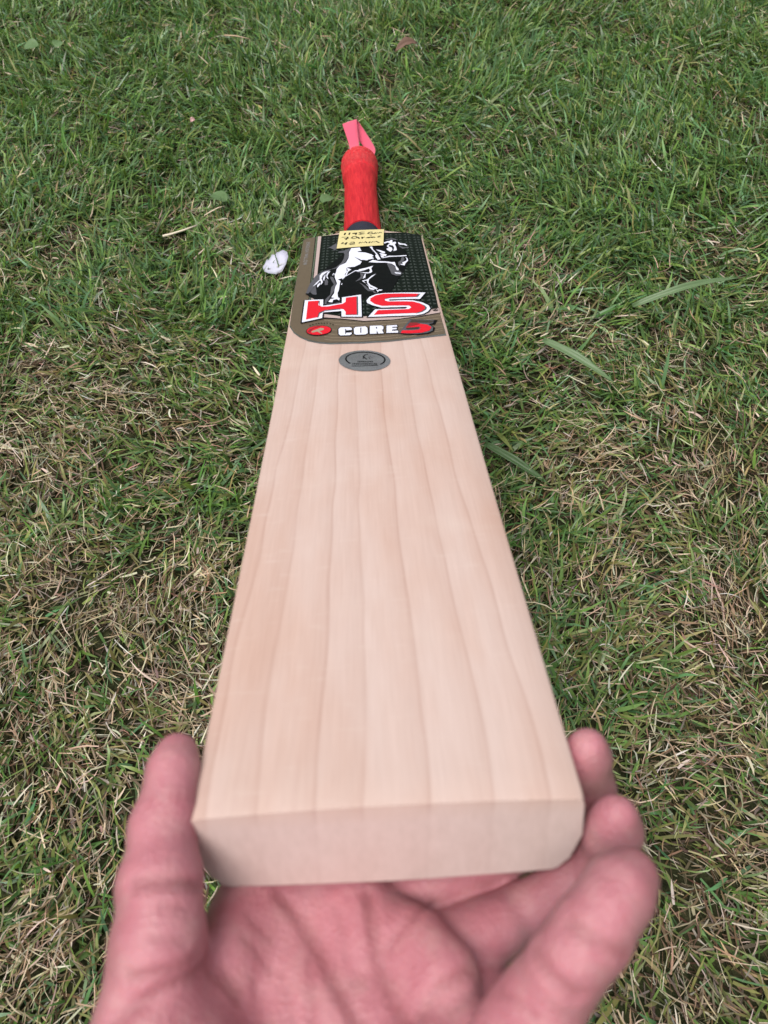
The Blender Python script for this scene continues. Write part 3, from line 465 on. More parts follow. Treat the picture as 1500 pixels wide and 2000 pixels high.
('oval_sticker','crest','ink',2,'l',0.7,[(-2.8,303.0),(-2.7,306.3),(-1.6,308.8),(0.1,309.6)]),
('oval_sticker','crest','ink',2,'l',0.6,[(-2.5,305.6),(-1.4,303.1),(-0.6,301.7),(-1.7,303.5)]),
('oval_sticker','crest','ink',2,'p',0,[(0.4,305.6),(1.6,302.4),(0.8,302.9)]),
('oval_sticker','crest','grey',2,'p',0,[(0.4,308.9),(3.0,303.6),(2.4,303.0)]),
('oval_sticker','small_lettering','ink',2,'p',0,[(-6.3,300.4),(-6.0,299.4),(-5.7,300.2),(-5.8,297.9),(-6.0,298.7),(-6.4,297.6)]),
('oval_sticker','small_lettering','ink',2,'p',0,[(-5.4,300.3),(-5.0,299.3),(-4.6,300.1),(-4.6,297.8),(-5.0,298.6),(-5.4,297.4)]),
('oval_sticker','small_lettering','ink',2,'p',0,[(-4.2,300.1),(-3.9,299.1),(-3.6,299.9),(-3.6,297.7),(-3.9,298.4),(-4.2,297.3)]),
('oval_sticker','small_lettering','ink',2,'p',0,[(-3.2,300.0),(-2.8,299.0),(-2.3,299.8),(-2.3,297.5),(-2.8,298.3),(-3.3,297.2)]),
('oval_sticker','small_lettering','ink',2,'p',0,[(-1.9,299.9),(-1.6,298.8),(-1.2,299.6),(-1.2,297.4),(-1.6,298.1),(-2.0,297.0)]),
('oval_sticker','small_lettering','ink',2,'p',0,[(-0.8,299.7),(-0.4,298.7),(-0.0,299.5),(-0.1,297.2),(-0.4,298.0),(-0.8,296.9)]),
('oval_sticker','small_lettering','ink',2,'p',0,[(0.3,299.6),(0.6,298.6),(0.9,299.4),(0.9,297.1),(0.6,297.9),(0.3,296.7)]),
('oval_sticker','small_lettering','ink',2,'p',0,[(1.3,299.5),(1.6,298.5),(1.9,299.3),(1.9,297.0),(1.6,297.8),(1.3,296.6)]),
('oval_sticker','small_lettering','ink',2,'p',0,[(2.3,299.4),(2.6,298.4),(2.9,299.2),(2.9,296.9),(2.6,297.6),(2.2,296.5)]),
('oval_sticker','small_lettering','ink',2,'p',0,[(-9.6,297.8),(-9.3,296.6),(-9.0,297.5),(-9.0,295.0),(-9.3,295.8),(-9.6,294.7)]),
('oval_sticker','small_lettering','ink',2,'p',0,[(-8.6,297.6),(-8.3,296.5),(-7.9,297.4),(-7.9,294.9),(-8.3,295.7),(-8.6,294.5)]),
('oval_sticker','small_lettering','ink',2,'p',0,[(-7.5,297.5),(-7.0,296.3),(-6.6,297.2),(-6.6,294.7),(-7.0,295.5),(-7.5,294.4)]),
('oval_sticker','small_lettering','ink',2,'p',0,[(-6.2,297.3),(-5.8,296.1),(-5.4,297.1),(-5.5,294.6),(-5.8,295.4),(-6.2,294.2)]),
('oval_sticker','small_lettering','ink',2,'p',0,[(-5.1,297.1),(-4.8,296.0),(-4.5,296.9),(-4.5,294.4),(-4.8,295.2),(-5.1,294.1)]),
('oval_sticker','small_lettering','ink',2,'p',0,[(-4.1,297.0),(-3.8,295.9),(-3.5,296.8),(-3.5,294.3),(-3.8,295.1),(-4.1,293.9)]),
('oval_sticker','small_lettering','ink',2,'p',0,[(-3.1,296.9),(-2.7,295.7),(-2.2,296.6),(-2.2,294.1),(-2.7,295.0),(-3.1,293.8)]),
('oval_sticker','small_lettering','ink',2,'p',0,[(-1.8,296.7),(-1.4,295.6),(-0.9,296.5),(-0.9,294.0),(-1.4,294.8),(-1.9,293.7)]),
('oval_sticker','small_lettering','ink',2,'p',0,[(-0.5,296.6),(-0.2,295.4),(0.2,296.4),(0.2,293.9),(-0.2,294.7),(-0.6,293.5)]),
('oval_sticker','small_lettering','ink',2,'p',0,[(0.6,296.4),(1.0,295.3),(1.4,296.2),(1.3,293.7),(1.0,294.5),(0.6,293.4)]),
('oval_sticker','small_lettering','ink',2,'p',0,[(1.8,296.3),(2.0,295.2),(2.3,296.1),(2.3,293.6),(2.0,294.4),(1.7,293.2)]),
('oval_sticker','small_lettering','ink',2,'p',0,[(2.7,296.2),(3.0,295.1),(3.3,296.0),(3.2,293.5),(3.0,294.3),(2.6,293.1)]),
('oval_sticker','small_lettering','ink',2,'p',0,[(3.7,296.1),(4.0,295.0),(4.5,295.9),(4.4,293.4),(4.0,294.2),(3.6,293.0)]),
('oval_sticker','small_lettering','ink',2,'p',0,[(4.8,296.0),(5.1,294.9),(5.4,295.8),(5.3,293.3),(5.1,294.1),(4.8,292.9)]),
('note','paper','note',0,'p',0,[(-20.8,576.3),(20.0,575.7),(17.7,529.4),(-22.9,526.7)]),
('note','handwriting','ink',1,'l',1.35,[(-15.5,570.0),(-15.9,566.7),(-16.4,563.5)]),
('note','handwriting','ink',1,'l',1.35,[(-11.5,569.7),(-11.8,566.4),(-12.2,563.2)]),
('note','handwriting','ink',1,'l',1.35,[(-6.5,567.7),(-8.9,567.0),(-8.4,565.5),(-6.2,566.3),(-5.2,568.3),(-6.2,562.0)]),
('note','handwriting','ink',1,'l',1.35,[(2.1,569.0),(-1.0,569.2),(-3.1,567.1),(-1.1,564.7),(2.0,564.0),(-1.1,562.9),(-3.5,562.1)]),
('note','handwriting','ink',1,'l',1.35,[(9.3,568.6),(6.5,567.9),(4.7,564.2),(7.1,562.8),(9.8,563.0),(9.2,565.3),(7.8,565.5)]),
('note','handwriting','ink',1,'l',1.35,[(10.8,562.3),(11.9,566.6),(12.5,563.2),(14.0,566.4),(14.6,563.6),(16.4,567.3),(17.4,564.4)]),
('note','handwriting','ink',1,'l',1.35,[(-18.8,557.4),(-13.0,557.0),(-15.0,549.0)]),
('note','handwriting','ink',1,'l',1.35,[(-16.4,552.6),(-12.3,553.4)]),
('note','handwriting','ink',1,'l',1.35,[(-5.2,556.9),(-8.6,557.0),(-10.0,552.9),(-8.0,550.9),(-4.9,553.1),(-5.9,557.0),(-3.6,553.9),(-3.1,550.0)]),
('note','handwriting','ink',1,'l',1.35,[(-0.3,549.6),(-0.5,555.1),(-0.2,552.3),(1.8,554.7)]),
('note','handwriting','ink',1,'l',1.35,[(5.5,553.6),(3.1,551.2),(5.5,550.9),(5.9,554.1),(6.3,550.8)]),
('note','handwriting','ink',1,'l',1.35,[(7.6,554.5),(7.8,551.2)]),
('note','handwriting','ink',1,'l',1.35,[(7.2,558.6),(7.8,557.5)]),
('note','handwriting','ink',1,'l',1.35,[(8.8,551.0),(9.4,554.2),(10.6,553.0),(10.8,551.3)]),
('note','handwriting','ink',1,'l',1.35,[(16.1,556.2),(13.6,554.3),(15.9,553.0),(13.2,551.6)]),
('note','handwriting','ink',1,'l',1.35,[(-17.0,542.5),(-18.8,538.9),(-15.6,538.0),(-14.0,541.9),(-15.3,535.3)]),
('note','handwriting','ink',1,'l',1.35,[(-11.0,540.8),(-8.0,541.8),(-7.3,538.5),(-12.0,536.8),(-10.7,534.9),(-7.0,535.8)]),
('note','handwriting','ink',1,'l',1.35,[(-3.4,536.8),(-2.0,540.8),(-1.4,537.5),(-0.1,540.5),(0.9,537.7),(2.3,541.2),(3.5,536.8)]),
('note','handwriting','ink',1,'l',1.35,[(5.2,536.6),(6.6,540.6),(7.2,537.4),(9.2,540.8),(9.8,538.1),(11.6,541.0),(14.4,536.0)]),
]
DARK = [(-37.2,568.9),(-21.2,570.4),(24.4,568.6),(38.3,568.7),(52.5,561.9),(52.0,409.2),(52.4,431.1),(51.6,386.4),(46.3,383.6),(37.0,376.1),(-1.8,373.8),(-17.8,376.7),(-29.7,382.4),(-30.7,396.5),(-36.6,410.8),(-37.5,434.2)]

butt = Vector((0, .87, -.012))
bat = bpy.data.objects.new('cricket_bat', None)
C.objects.link(bat)
bat.empty_display_size = .05
bat.matrix_world = BAT @ Matrix.Translation(butt)
tag(bat, 'pale willow cricket bat with red grip, its toe held up towards the viewer', 'cricket bat')
OFF = Matrix.Translation(-butt)

# willow
m = mat('willow', (.7, .55, .45), .42, 0, .4)
k = N(m); oc = k.obj()
sx = k.n('ShaderNodeSeparateXYZ'); k.l(oc, sx.inputs[0])
U = k.math('MULTIPLY_ADD', sx.outputs['X'], 1 / .108, .5)
sv_ = k.n('ShaderNodeMapRange'); k.l(sx.outputs['Y'], sv_.inputs[0]); sv_.inputs[1].default_value = -.01; sv_.inputs[2].default_value = .40
sv_.inputs[3].default_value = 1.0; sv_.inputs[4].default_value = .80; sv_.interpolation_type = 'SMOOTHSTEP'
w1 = k.noise(k.mapping(oc, (9.0, 5, 2)), 1.3, 2, .5); w2 = k.noise(k.mapping(oc, (6, 26, 4)), 1.0, 2, .5)
Uw = k.math('ADD', k.math('DIVIDE', k.math('SUBTRACT', U, .44), sv_.outputs[0]), .44)
Uw = k.math('ADD', Uw, k.math('MULTIPLY', k.math('SUBTRACT', w1, .5), .13))
Uw = k.math('ADD', Uw, k.math('MULTIPLY', k.math('SUBTRACT', w2, .5), .006))
lines = (.045, .17, .32, .44, .605, .765, .905)
LT, MD, DK_ = (.54, .424, .380), (.508, .386, .340), (.452, .328, .284)
stops = [(0, MD)]
for i, x in enumerate(lines):
    f_ = (.9, .6, 1.0, .55, 1.0, .75, .9)[i]
    nx = lines[i + 1] if i + 1 < len(lines) else 1.0
    stops += [(x - .012, MD), (x - .003, tuple(q * f_ + w_ * (1 - f_) for q, w_ in zip(DK_, MD))), (x + .004, LT)]
    if nx - x > .13: stops += [((x + nx) / 2, LT)]
stops += [(1.0, MD)]
c = k.ramp(Uw, stops)
b1 = k.noise(k.mapping(oc, (18, 6, 10)), 1.0, 4, .6)
c = k.mix(k.math('MULTIPLY', k.math('SUBTRACT', b1, .40, clamp=True), 4.0, clamp=True), c, k.mix(1.0, c, (.93, .83, .77), 'MULTIPLY'))
b2 = k.noise(k.mapping(oc, (10, 22, 10)), 1.0, 3, .6)
c = k.mix(k.math('MULTIPLY', k.math('SUBTRACT', b2, .55, clamp=True), 2.4, clamp=True), c, (.56, .455, .40))
fib = k.noise(k.mapping(oc, (1500, 24, 1500)), 1.0, 4, .6)
c = k.mix(1.0, c, k.ramp(fib, [(.25, (.90, .88, .87)), (.7, (1.0, 1.0, 1.0))]), 'MULTIPLY')
fl = k.noise(k.mapping(oc, (60, 260, 60)), 1.0, 3, .6)                 # faint flecks across the grain
c = k.mix(k.math('MULTIPLY', k.math('SUBTRACT', fl, .60, clamp=True), 1.8, clamp=True), c, (.56, .46, .41))
gr = k.noise(k.mapping(oc, (50, 40, 50)), 1.0, 4, .7)                 # handling marks
c = k.mix(k.math('MULTIPLY', k.math('SUBTRACT', gr, .66, clamp=True), 1.2, clamp=True), c, (.36, .25, .19))
tf = k.n('ShaderNodeMapRange'); k.l(sx.outputs['Y'], tf.inputs[0]); tf.inputs[1].default_value = .0002; tf.inputs[2].default_value = -.0008
eg = k.noise(k.mapping(oc, (500, 500, 160)), 1.0, 4, .7)                # sawn end grain on the toe
ec = k.mix(.35, k.ramp(eg, [(.3, (.47, .37, .345)), (.7, (.56, .45, .425))]), c)
c = k.mix(tf.outputs[0], c, ec)
k.l(c, k.b.inputs['Base Color'])
k.bump(fib, .12, .0006)
M_WILLOW = m

# blade: closed sections swept from toe to shoulders
def section(v):
    """outline of the blade at v: list of (u, w), clockwise from the left edge of the face"""
    s = min(max(v / L_BLADE, 0), 1)
    hw = .0545
    if v > .545:                                      # shoulders round in, then arch up to the handle
        q = (v - .545)
        xs = np.array([0, .012, .018, .0215, .025, .028, .0312, .036]); ys = np.array([.0545, .0538, .052, .049, .043, .030, .024, .019])
        hw = float(np.interp(q, xs, ys))
    edge = float(np.interp(v, [0, .02, .08, .2, .34, .45, .56, .60], [.0286, .0288, .0315, .040, .039, .030, .020, .019]))
    spine = float(np.interp(v, [0, .02, .08, .2, .34, .45, .56, .60], [.0298, .0304, .040, .060, .060, .048, .032, .030]))
    hr = min(.0022, hw * .2)
    pts = []
    nf = 15
    for i in range(nf):
        u = -hw + hr + (2 * hw - 2 * hr) * i / (nf - 1)
        pts.append((u, float(face_w(np.array(u), np.array(v)))))
    w0 = float(face_w(np.array(hw), np.array(v)))
    pts += [(hw - .0006, w0 - .0006), (hw, w0 - .0022)]
    tp = float(np.interp(v, [0, .05], [.0032, 0]))
    rb = min(.0048, hw * .3)                            # rounded back edge
    pts += [(hw + .0004, w0 - edge * .5), (hw - .0006 - tp * .6, w0 - edge + rb)]
    for a in (25, 50, 75):
        a = math.radians(a); pts.append((hw - .0006 - tp - rb + rb * math.cos(a), w0 - edge + rb - rb * math.sin(a)))
    for i in range(9):                                  # spine
        x = 1 - (i + 1) / 5
        uu = (hw - rb - tp) * x
        pts.append((uu, w0 - edge - (spine - edge) * (1 - abs(x) ** 1.25)))
    for a in (75, 50, 25):
        a = math.radians(a); pts.append((-(hw - .0006 - tp - rb + rb * math.cos(a)), w0 - edge + rb - rb * math.sin(a)))
    pts += [(-hw + .0006 + tp * .6, w0 - edge + rb), (-hw - .0004, w0 - edge * .5), (-hw, w0 - .0022), (-hw + .0006, w0 - .0006)]
    return pts
stations = [0.0, .0025, .01, .02, .035] + list(np.linspace(.05, .54, 34)) + [.545, .550, .555, .559, .563, .566, .568, .570, .572, .574, .5762, .579]
bm = bmesh.new()
rings = []
for i, v in enumerate(stations):
    ring = []
    for u, w in section(v):
        vv = v
        if i <= 1:                                      # the toe is cut a little on the slant and eased at its rim
            vv = v - .15 * -(w) * (1 if i == 0 else .9)
            if i == 0:
                u *= .993; w = w * .985 - .0004
        ring.append(bm.verts.new((u, vv, w)))
    rings.append(ring)
nr = len(rings[0])
for a, b in zip(rings[:-1], rings[1:]):
    for j in range(nr):
        bm.faces.new((a[j], a[(j + 1) % nr], b[(j + 1) % nr], b[j]))
bm.faces.new(rings[0][::-1]); bm.faces.new(rings[-1])
bmesh.ops.recalc_face_normals(bm, faces=bm.faces)
for f in bm.faces: f.smooth = True
for e in bm.edges:
    if e.calc_face_angle(0) > math.radians(40): e.smooth = False
blade = link('blade', bm_mesh('blade', bm), M_WILLOW, bat, OFF)

# handle, binding and grip: rings round an axis that rises gently above the face line
def axis_w(v):
    return float(np.interp(v, [.55, .60, .65, .72, .80, .87], [-.0165, -.0155, -.0125, -.0075, -.0015, .0055]))
def tube(name, prof, m, cap=(True, True), nseg=40, rib=None, oval=.97):
    bm = bmesh.new(); rings = []
    for v, r, *rw in prof:
        ring = []
        for j in range(nseg):
            a = 2 * math.pi * j / nseg
            rr = r * (1 + (rib(v, a) if rib else 0))
            ring.append(bm.verts.new((rr * math.cos(a) + 0.0, v, axis_w(v) + (rw[0] * rr / r if rw else rr * oval) * math.sin(a))))
        rings.append(ring)
    for a, b in zip(rings[:-1], rings[1:]):
        for j in range(nseg):
            bm.faces.new((a[j], a[(j + 1) % nseg], b[(j + 1) % nseg], b[j]))
    if cap[0]: bm.faces.new(rings[0][::-1])
    if cap[1]: bm.faces.new(rings[-1])
    bmesh.ops.recalc_face_normals(bm, faces=bm.faces)
    for f in bm.faces: f.smooth = True
    for e in bm.edges:
        if e.calc_face_angle(0) > math.radians(50): e.smooth = False
    return link(name, bm_mesh(name, bm), m, bat, OFF)
m = mat('binding_thread', (.022, .026, .045), .6, 0, .3)
k = N(m); oc = k.obj(); s_ = k.n('ShaderNodeSeparateXYZ'); k.l(oc, s_.inputs[0])
wv = k.math('SINE', k.math('MULTIPLY', s_.outputs['Y'], 4200)); k.bump(wv, .5, .0004)
k.l(k.mix(k.noise(oc, 180, 3), (.009, .011, .022), (.022, .026, .045)), k.b.inputs['Base Color'])
tube('binding', [(.5655, .0280, .0140), (.572, .0275, .0143), (.580, .0258, .0150), (.590, .0222, .0160), (.600, .0195, .0170), (.617, .0178, .0172), (.63, .0172, .0168)], m)
m = mat('red_rubber', (.55, .03, .035), .6, 0, .25)
k = N(m); oc = k.obj()
g1 = k.noise(k.mapping(oc, (420, 14, 420)), 1, 4, .65); g2 = k.noise(oc, 300, 4, .7)
s_ = k.n('ShaderNodeSeparateXYZ'); k.l(oc, s_.inputs[0])
near_end = k.n('ShaderNodeMapRange'); k.l(s_.outputs['Y'], near_end.inputs[0]); near_end.inputs[1].default_value = .80; near_end.inputs[2].default_value = .835
c = k.mix(k.ramp(g1, [(.35, (0, 0, 0)), (.65, (1, 1, 1))]), (.38, .005, .014), (.56, .022, .028))
c = k.mix(k.math('MULTIPLY', near_end.outputs[0], k.math('MULTIPLY', k.math('SUBTRACT', g2, .45, clamp=True), 3.0), clamp=True), c, (.58, .12, .11))
k.l(c, k.b.inputs['Base Color'])
k.bump(k.math('ADD', g1, k.math('MULTIPLY', g2, .5)), .7, .0012)
M_RUBBER = m
def rib(v, a):
    return .022 * math.sin(a * 14 + .6 * math.sin(v * 40)) * (1 if .625 < v < .81 else 0) * (.5 + .5 * math.sin(v * 23))
tube('grip', [(.6125, .0180), (.6125, .0190), (.616, .0192), (.625, .0188)] + [(v, float(np.interp(v, [.625, .68, .76, .80, .815], [.0188, .0183, .0185, .0189, .0193]))) for v in np.linspace(.635, .812, 20)]
     + [(.8150, .0194), (.8160, .0200), (.8172, .0205), (.820, .0211), (.832, .0214), (.845, .0218), (.851, .0219), (.8535, .0222), (.856, .0228), (.861, .0231), (.866, .0230), (.8695, .0230), (.871, .021), (.871, .0185), (.866, .0165)], M_RUBBER, rib=rib)

# satin loop at the butt
m = mat('pink_satin', (.62, .065, .125), .42, 0, .5)
k = N(m); oc = k.obj(); k.bump(k.noise(k.mapping(oc, (900, 900, 900)), 1, 2), .15, .0003)
k.b.inputs['Sheen Weight'].default_value = .3
def ribbon(name, pairs, m, parent, sub=6, thick=.0005):
    """pairs of left/right edge points in bat space"""
    A = np.array([p[0] for p in pairs]); B = np.array([p[1] for p in pairs])
    t0 = np.linspace(0, 1, len(pairs)); t1 = np.linspace(0, 1, (len(pairs) - 1) * sub + 1)
    def cr(P):
        out = []
        for t in t1 * (len(P) - 1):
            i = min(int(t), len(P) - 2); f = t - i
            p0, p1, p2, p3 = P[max(i - 1, 0)], P[i], P[i + 1], P[min(i + 2, len(P) - 1)]
            out.append(.5 * (2 * p1 + (p2 - p0) * f + (2 * p0 - 5 * p1 + 4 * p2 - p3) * f ** 2 + (3 * p1 - p0 - 3 * p2 + p3) * f ** 3))
        return np.array(out)
    A, B = cr(A), cr(B)
    rows = np.stack([A + (B - A) * q for q in (0, .25, .5, .75, 1)], 1)
    V = rows.reshape(-1, 3); n = len(A)
    ix = np.arange(n * 5).reshape(n, 5)
    F = np.stack([ix[:-1, :-1], ix[:-1, 1:], ix[1:, 1:], ix[1:, :-1]], -1).reshape(-1, 4)
    o = link(name, mesh_arrays(name, V, F), m, parent, OFF)
    sd = o.modifiers.new('thickness', 'SOLIDIFY'); sd.thickness = thick; sd.offset = 0
    return o
def cam_pt(x, y, z):
    P = np.array([(x - 750) / 1400 * z, (1000 - y) / 1400 * z, z]); return tuple(BX.T @ (P - BT))
RIB = [(cam_pt(684, 300, .872), cam_pt(704, 300, .872)), (cam_pt(682, 284, .888), cam_pt(702, 283, .888)), (cam_pt(675, 262, .898), cam_pt(699, 260, .898)),
       (cam_pt(669.5, 245, .906), cam_pt(697, 236, .906)), (cam_pt(669.5, 243, .911), cam_pt(697.5, 234, .911)), (cam_pt(677, 250, .917), cam_pt(703, 242, .917)),
       (cam_pt(697, 270, .912), cam_pt(719, 266, .912)), (cam_pt(713, 290, .902), cam_pt(731, 286, .902)), (cam_pt(723, 299, .894), cam_pt(733, 295, .894)), (cam_pt(722, 306, .886), cam_pt(731, 304, .886))]

ribbon('ribbon_loop', RIB, m, bat)

# printed stickers
PAL = dict(silver=((.72, .72, .78), .14, .95), brown=((.165, .125, .085), .36, .4), pale=((.42, .33, .31), .45, 0), dark=((.004, .0075, .0055), .5, 0), ink=((.003, .0035, .0045), .5, 0),
           grey=((.085, .085, .10), .42, .1), white=((.66, .68, .78), .35, 0), red=((.60, .006, .022), .34, 0), darkred=((.22, .012, .018), .35, 0), tan=((.36, .29, .21), .4, .2), umber=((.05, .04, .032), .35, .1),
           note=((.58, .51, .25), .75, 0))
PM = {}
for nm, (c, r, me_) in PAL.items():
    m = mat('print_' + nm, c, r, me_, .06 if nm in ('ink', 'dark', 'umber') else .18); k = N(m); oc = k.obj()
    g = k.noise(oc, 900, 3, .6)
    k.l(k.mix(1.0, (*c,), k.ramp(g, [(.25, (.88, .88, .88)), (.75, (1.08, 1.08, 1.08))]), 'MULTIPLY'), k.b.inputs['Base Color'])
    k.l(k.math('MULTIPLY_ADD', k.noise(oc, 120, 3), .2, r - .1), k.b.inputs['Roughness'])
    if nm == 'silver': k.bump(k.noise(k.mapping(oc, (70, 18, 1)), 1, 1, .4), .3, .0012)      # foil never lies quite flat
    PM[nm] = m
def stroke(pts, wd):
    """outline polygons (quads) of a pen stroke"""
    P = np.array(pts, float); out = []
    d = np.gradient(P, axis=0); d /= np.linalg.norm(d, axis=1, keepdims=True) + 1e-9
    nrm = np.stack([-d[:, 1], d[:, 0]], 1) * wd / 2
    return P + nrm, P - nrm
def decal(name, kind, pts, wd, lay, m, parent, mat4, base=.00025, step=.00009):
    bm = bmesh.new()
    if kind == 'p':
        try: bm.faces.new([bm.verts.new((x * .001, y * .001, 0)) for x, y in pts])
        except ValueError: pass
    else:
        A, B = stroke(pts, wd)
        va = [bm.verts.new((x * .001, y * .001, 0)) for x, y in A]; vb = [bm.verts.new((x * .001, y * .001, 0)) for x, y in B]
        for i in range(len(A) - 1): bm.faces.new((va[i], va[i + 1], vb[i + 1], vb[i]))
    bmesh.ops.triangulate(bm, faces=bm.faces[:], ngon_method='EAR_CLIP')
    xs = [v.co.x for v in bm.verts]; ys = [v.co.y for v in bm.verts]
    for q in np.arange(-.054, .055, .009):
        if min(xs) < q < max(xs): bmesh.ops.bisect_plane(bm, geom=bm.verts[:] + bm.edges[:] + bm.faces[:], plane_co=(q, 0, 0), plane_no=(1, 0, 0))
    for q in np.arange(.30, .60, .03):
        if min(ys) < q < max(ys): bmesh.ops.bisect_plane(bm, geom=bm.verts[:] + bm.edges[:] + bm.faces[:], plane_co=(0, q, 0), plane_no=(0, 1, 0))
    for v in bm.verts:
        v.co.z = float(face_w(np.array(v.co.x), np.array(v.co.y))) + base + step * lay
    for f in bm.faces:
        f.normal_update()
        if f.normal.z < 0: f.normal_flip()
    return link(name, bm_mesh(name, bm), m, parent, mat4)
IDM = Matrix.Identity(4)
roots = {}
def part_root(p):
    if p not in roots: roots[p] = None
    return roots[p]
for p, nm, mt, lay_, kd, wd, pts in DECALS:
    if p == 'note': continue
    if p not in roots:                                    # the first layer is the sticker itself
        o = decal(p, kd, pts, wd, lay_, PM[mt], bat, OFF); roots[p] = o
        tag(o, {'sticker': 'dark and brown sticker with leaping white horse and red HS lettering', 'oval_sticker': 'small oval silver foil sticker on the bare wood'}[p])
    else:
        decal(nm, kd, pts, wd, lay_, PM[mt], roots[p], IDM)
# rows of small printed arrowheads on the dark panel, one part
def inside(p, q):
    c = False
    for i in range(len(q)):
        x1, y1 = q[i]; x2, y2 = q[i - 1]
        if (y1 > p[1]) != (y2 > p[1]) and p[0] < (x2 - x1) * (p[1] - y1) / (y2 - y1) + x1: c = not c
    return c
bm = bmesh.new()
for r_ in range(30):
    y = 372 + 7.3 * r_
    for q in range(14):
        x = -40.5 + 8.05 * q
        for sgn in (-1, 1):
            tri = [(x + sgn * .9, y + 2.0), (x + sgn * .9, y - 2.0), (x + sgn * 3.6, y)] if 0 else [(x + sgn * .8, y + 2.1), (x + sgn * 3.5, y - .9), (x + sgn * .8, y - 1.7)]
            if all(inside(pp, DARK) for pp in tri):
                bm.faces.new([bm.verts.new((a * .001, b * .001, float(face_w(np.array(a * .001), np.array(b * .001))) + .00025 + .00009 * 5)) for a, b in tri])
for f in bm.faces:
    f.normal_update()
    if f.normal.z < 0: f.normal_flip()
m = mat('print_pattern', (.042, .052, .047), .5, 0, .1); k = N(m)
o = link('arrowhead_pattern', bm_mesh('arrowhead_pattern', bm), m, roots['sticker'], IDM); o['kind'] = 'stuff'
# small upright lettering down the brown column
cu = bpy.data.curves.new('side_lettering', 'FONT'); cu.body = 'ENGLISH WILLOW'; cu.size = .0062; cu.space_character = 1.18
tmp = bpy.data.objects.new('tmp_text', cu); C.objects.link(tmp)
me = bpy.data.meshes.new_from_object(tmp.evaluated_get(bpy.context.evaluated_depsgraph_get())); bpy.data.objects.remove(tmp)
xs = [v.co.x for v in me.vertices]; sc_ = .0615 / (max(xs) - min(xs))
for v in me.vertices:
    a, b = v.co.x - min(xs), v.co.y
    u_, v__ = -.0505 + b * .75, .5553 - a * sc_
    v.co = (u_, v__, float(face_w(np.array(u_), np.array(v__))) + .00025 + .00009 * 3)
me.materials.clear()
link('side_lettering', me, PM['grey_text'] if 'grey_text' in PM else mat('print_lettering', (.26, .26, .27), .4), roots['sticker'], IDM)

# hand-written paper note stuck over the top of the sticker
note = None
for p, nm, mt, lay_, kd, wd, pts in DECALS:
    if p != 'note': continue
    if note is None:
        note = decal('paper_note', kd, pts, wd, 0, PM[mt], None, BAT, base=.0016)
        tag(note, 'yellow paper note with black handwriting stuck near the bat handle', 'paper note')
    else:
        decal('handwriting', kd, pts, wd, 1, PM[mt], note, IDM, base=.0016, step=.00012)

# ------------------------------------------------------------------ the hand under the toe (one continuous skin, cm in the bat's frame)
HG = .085
LO = np.array([-10.0, -21.0, -12.5]); HI = np.array([8.6, 10.5, 3.4])
DIM = ((HI - LO) / HG).astype(int) + 1
FLD = np.full(DIM, 6.0, np.float32)
def sub(lo, hi):
    a = np.maximum(((np.array(lo) - LO) / HG).astype(int), 0); b = np.minimum(((np.array(hi) - LO) / HG).astype(int) + 2, DIM)
    sl = tuple(slice(i, j) for i, j in zip(a, b))
    g = np.meshgrid(*[(LO[d] + HG * np.arange(a[d], b[d])).astype(np.float32) for d in range(3)], indexing='ij', sparse=True)
    return sl, g
def cone(a, ra, b, rb, flat=None):
    """distance to a tapered capsule, on its own sub-grid"""
    a, b = np.array(a, float), np.array(b, float); R = max(ra, rb) + 1.6
    sl, g = sub(np.minimum(a, b) - R, np.maximum(a, b) + R)
    d = b - a; t = sum((g[i] - a[i]) * d[i] for i in range(3)) / float(d @ d)
    t = np.clip(t, 0, 1)
    q = np.sqrt(sum((g[i] - a[i] - t * d[i]) ** 2 for i in range(3)))
    return sl, q - (ra + (rb - ra) * t)
def smin(a, b, k):
    h = np.clip(.5 + .5 * (b - a) / k, 0, 1)
    return b + (a - b) * h - k * h * (1 - h)
def add(field, prim, k):
    sl, d = prim
    field[sl] = smin(field[sl], d.astype(np.float32), k)
def chain(field, pts, k):
    for (a, b) in zip(pts[:-1], pts[1:]):
        add(field, cone(a[:3], a[3], b[:3], b[3]), k)
FOREARM = [(-3.2, -10.0, -5.6, 2.7), (-4.0, -13.5, -6.6, 2.6), (-5.0, -19.0, -8.2, 2.9)]
METACARPALS = [[(-3.6, -9.0, -5.2, 1.6), (-3.5, .3, -4.35, 1.25)], [(-2.8, -9.4, -5.3, 1.6), (-1.2, -.3, -4.4, 1.25)],
               [(-2.0, -9.8, -5.3, 1.6), (.4, -1.7, -4.4, 1.2)], [(-1.4, -10.0, -5.2, 1.6), (1.3, -3.9, -4.1, 1.15)]]
PADS = [((-4.65, -2.1, -3.2), .95, (-4.3, -.5, -4.0), 1.1, .5), ((2.0, -2.4, -5.4), 1.15, (2.9, -4.4, -4.3), 1.1, .3),
        ((-4.2, -6.6, -4.0), 2.0, (-5.2, -4.9, -3.2), 1.6, .9),        # ball of the thumb
        ((-.4, -7.6, -4.4), 1.8, (.6, -5.6, -4.1), 1.4, .9),           # heel of the hand
        ((.6, -1.9, -3.95), 1.02, (1.25, -2.8, -3.62), 1.02, .3),      # pads under the fingers
        ((1.1, -5.0, -3.8), 1.3, (2.0, -4.5, -3.5), 1.05, .3),
        ((-1.3, -.9, -4.1), .95, (-.7, -1.6, -4.0), .95, .45),
        ((-2.6, -2.6, -4.15), .9, (-1.6, -3.6, -4.1), .95, .5),
        ((-5.0, -3.3, -3.2), .85, (-3.9, -1.0, -4.2), 1.05, .6)]       # web
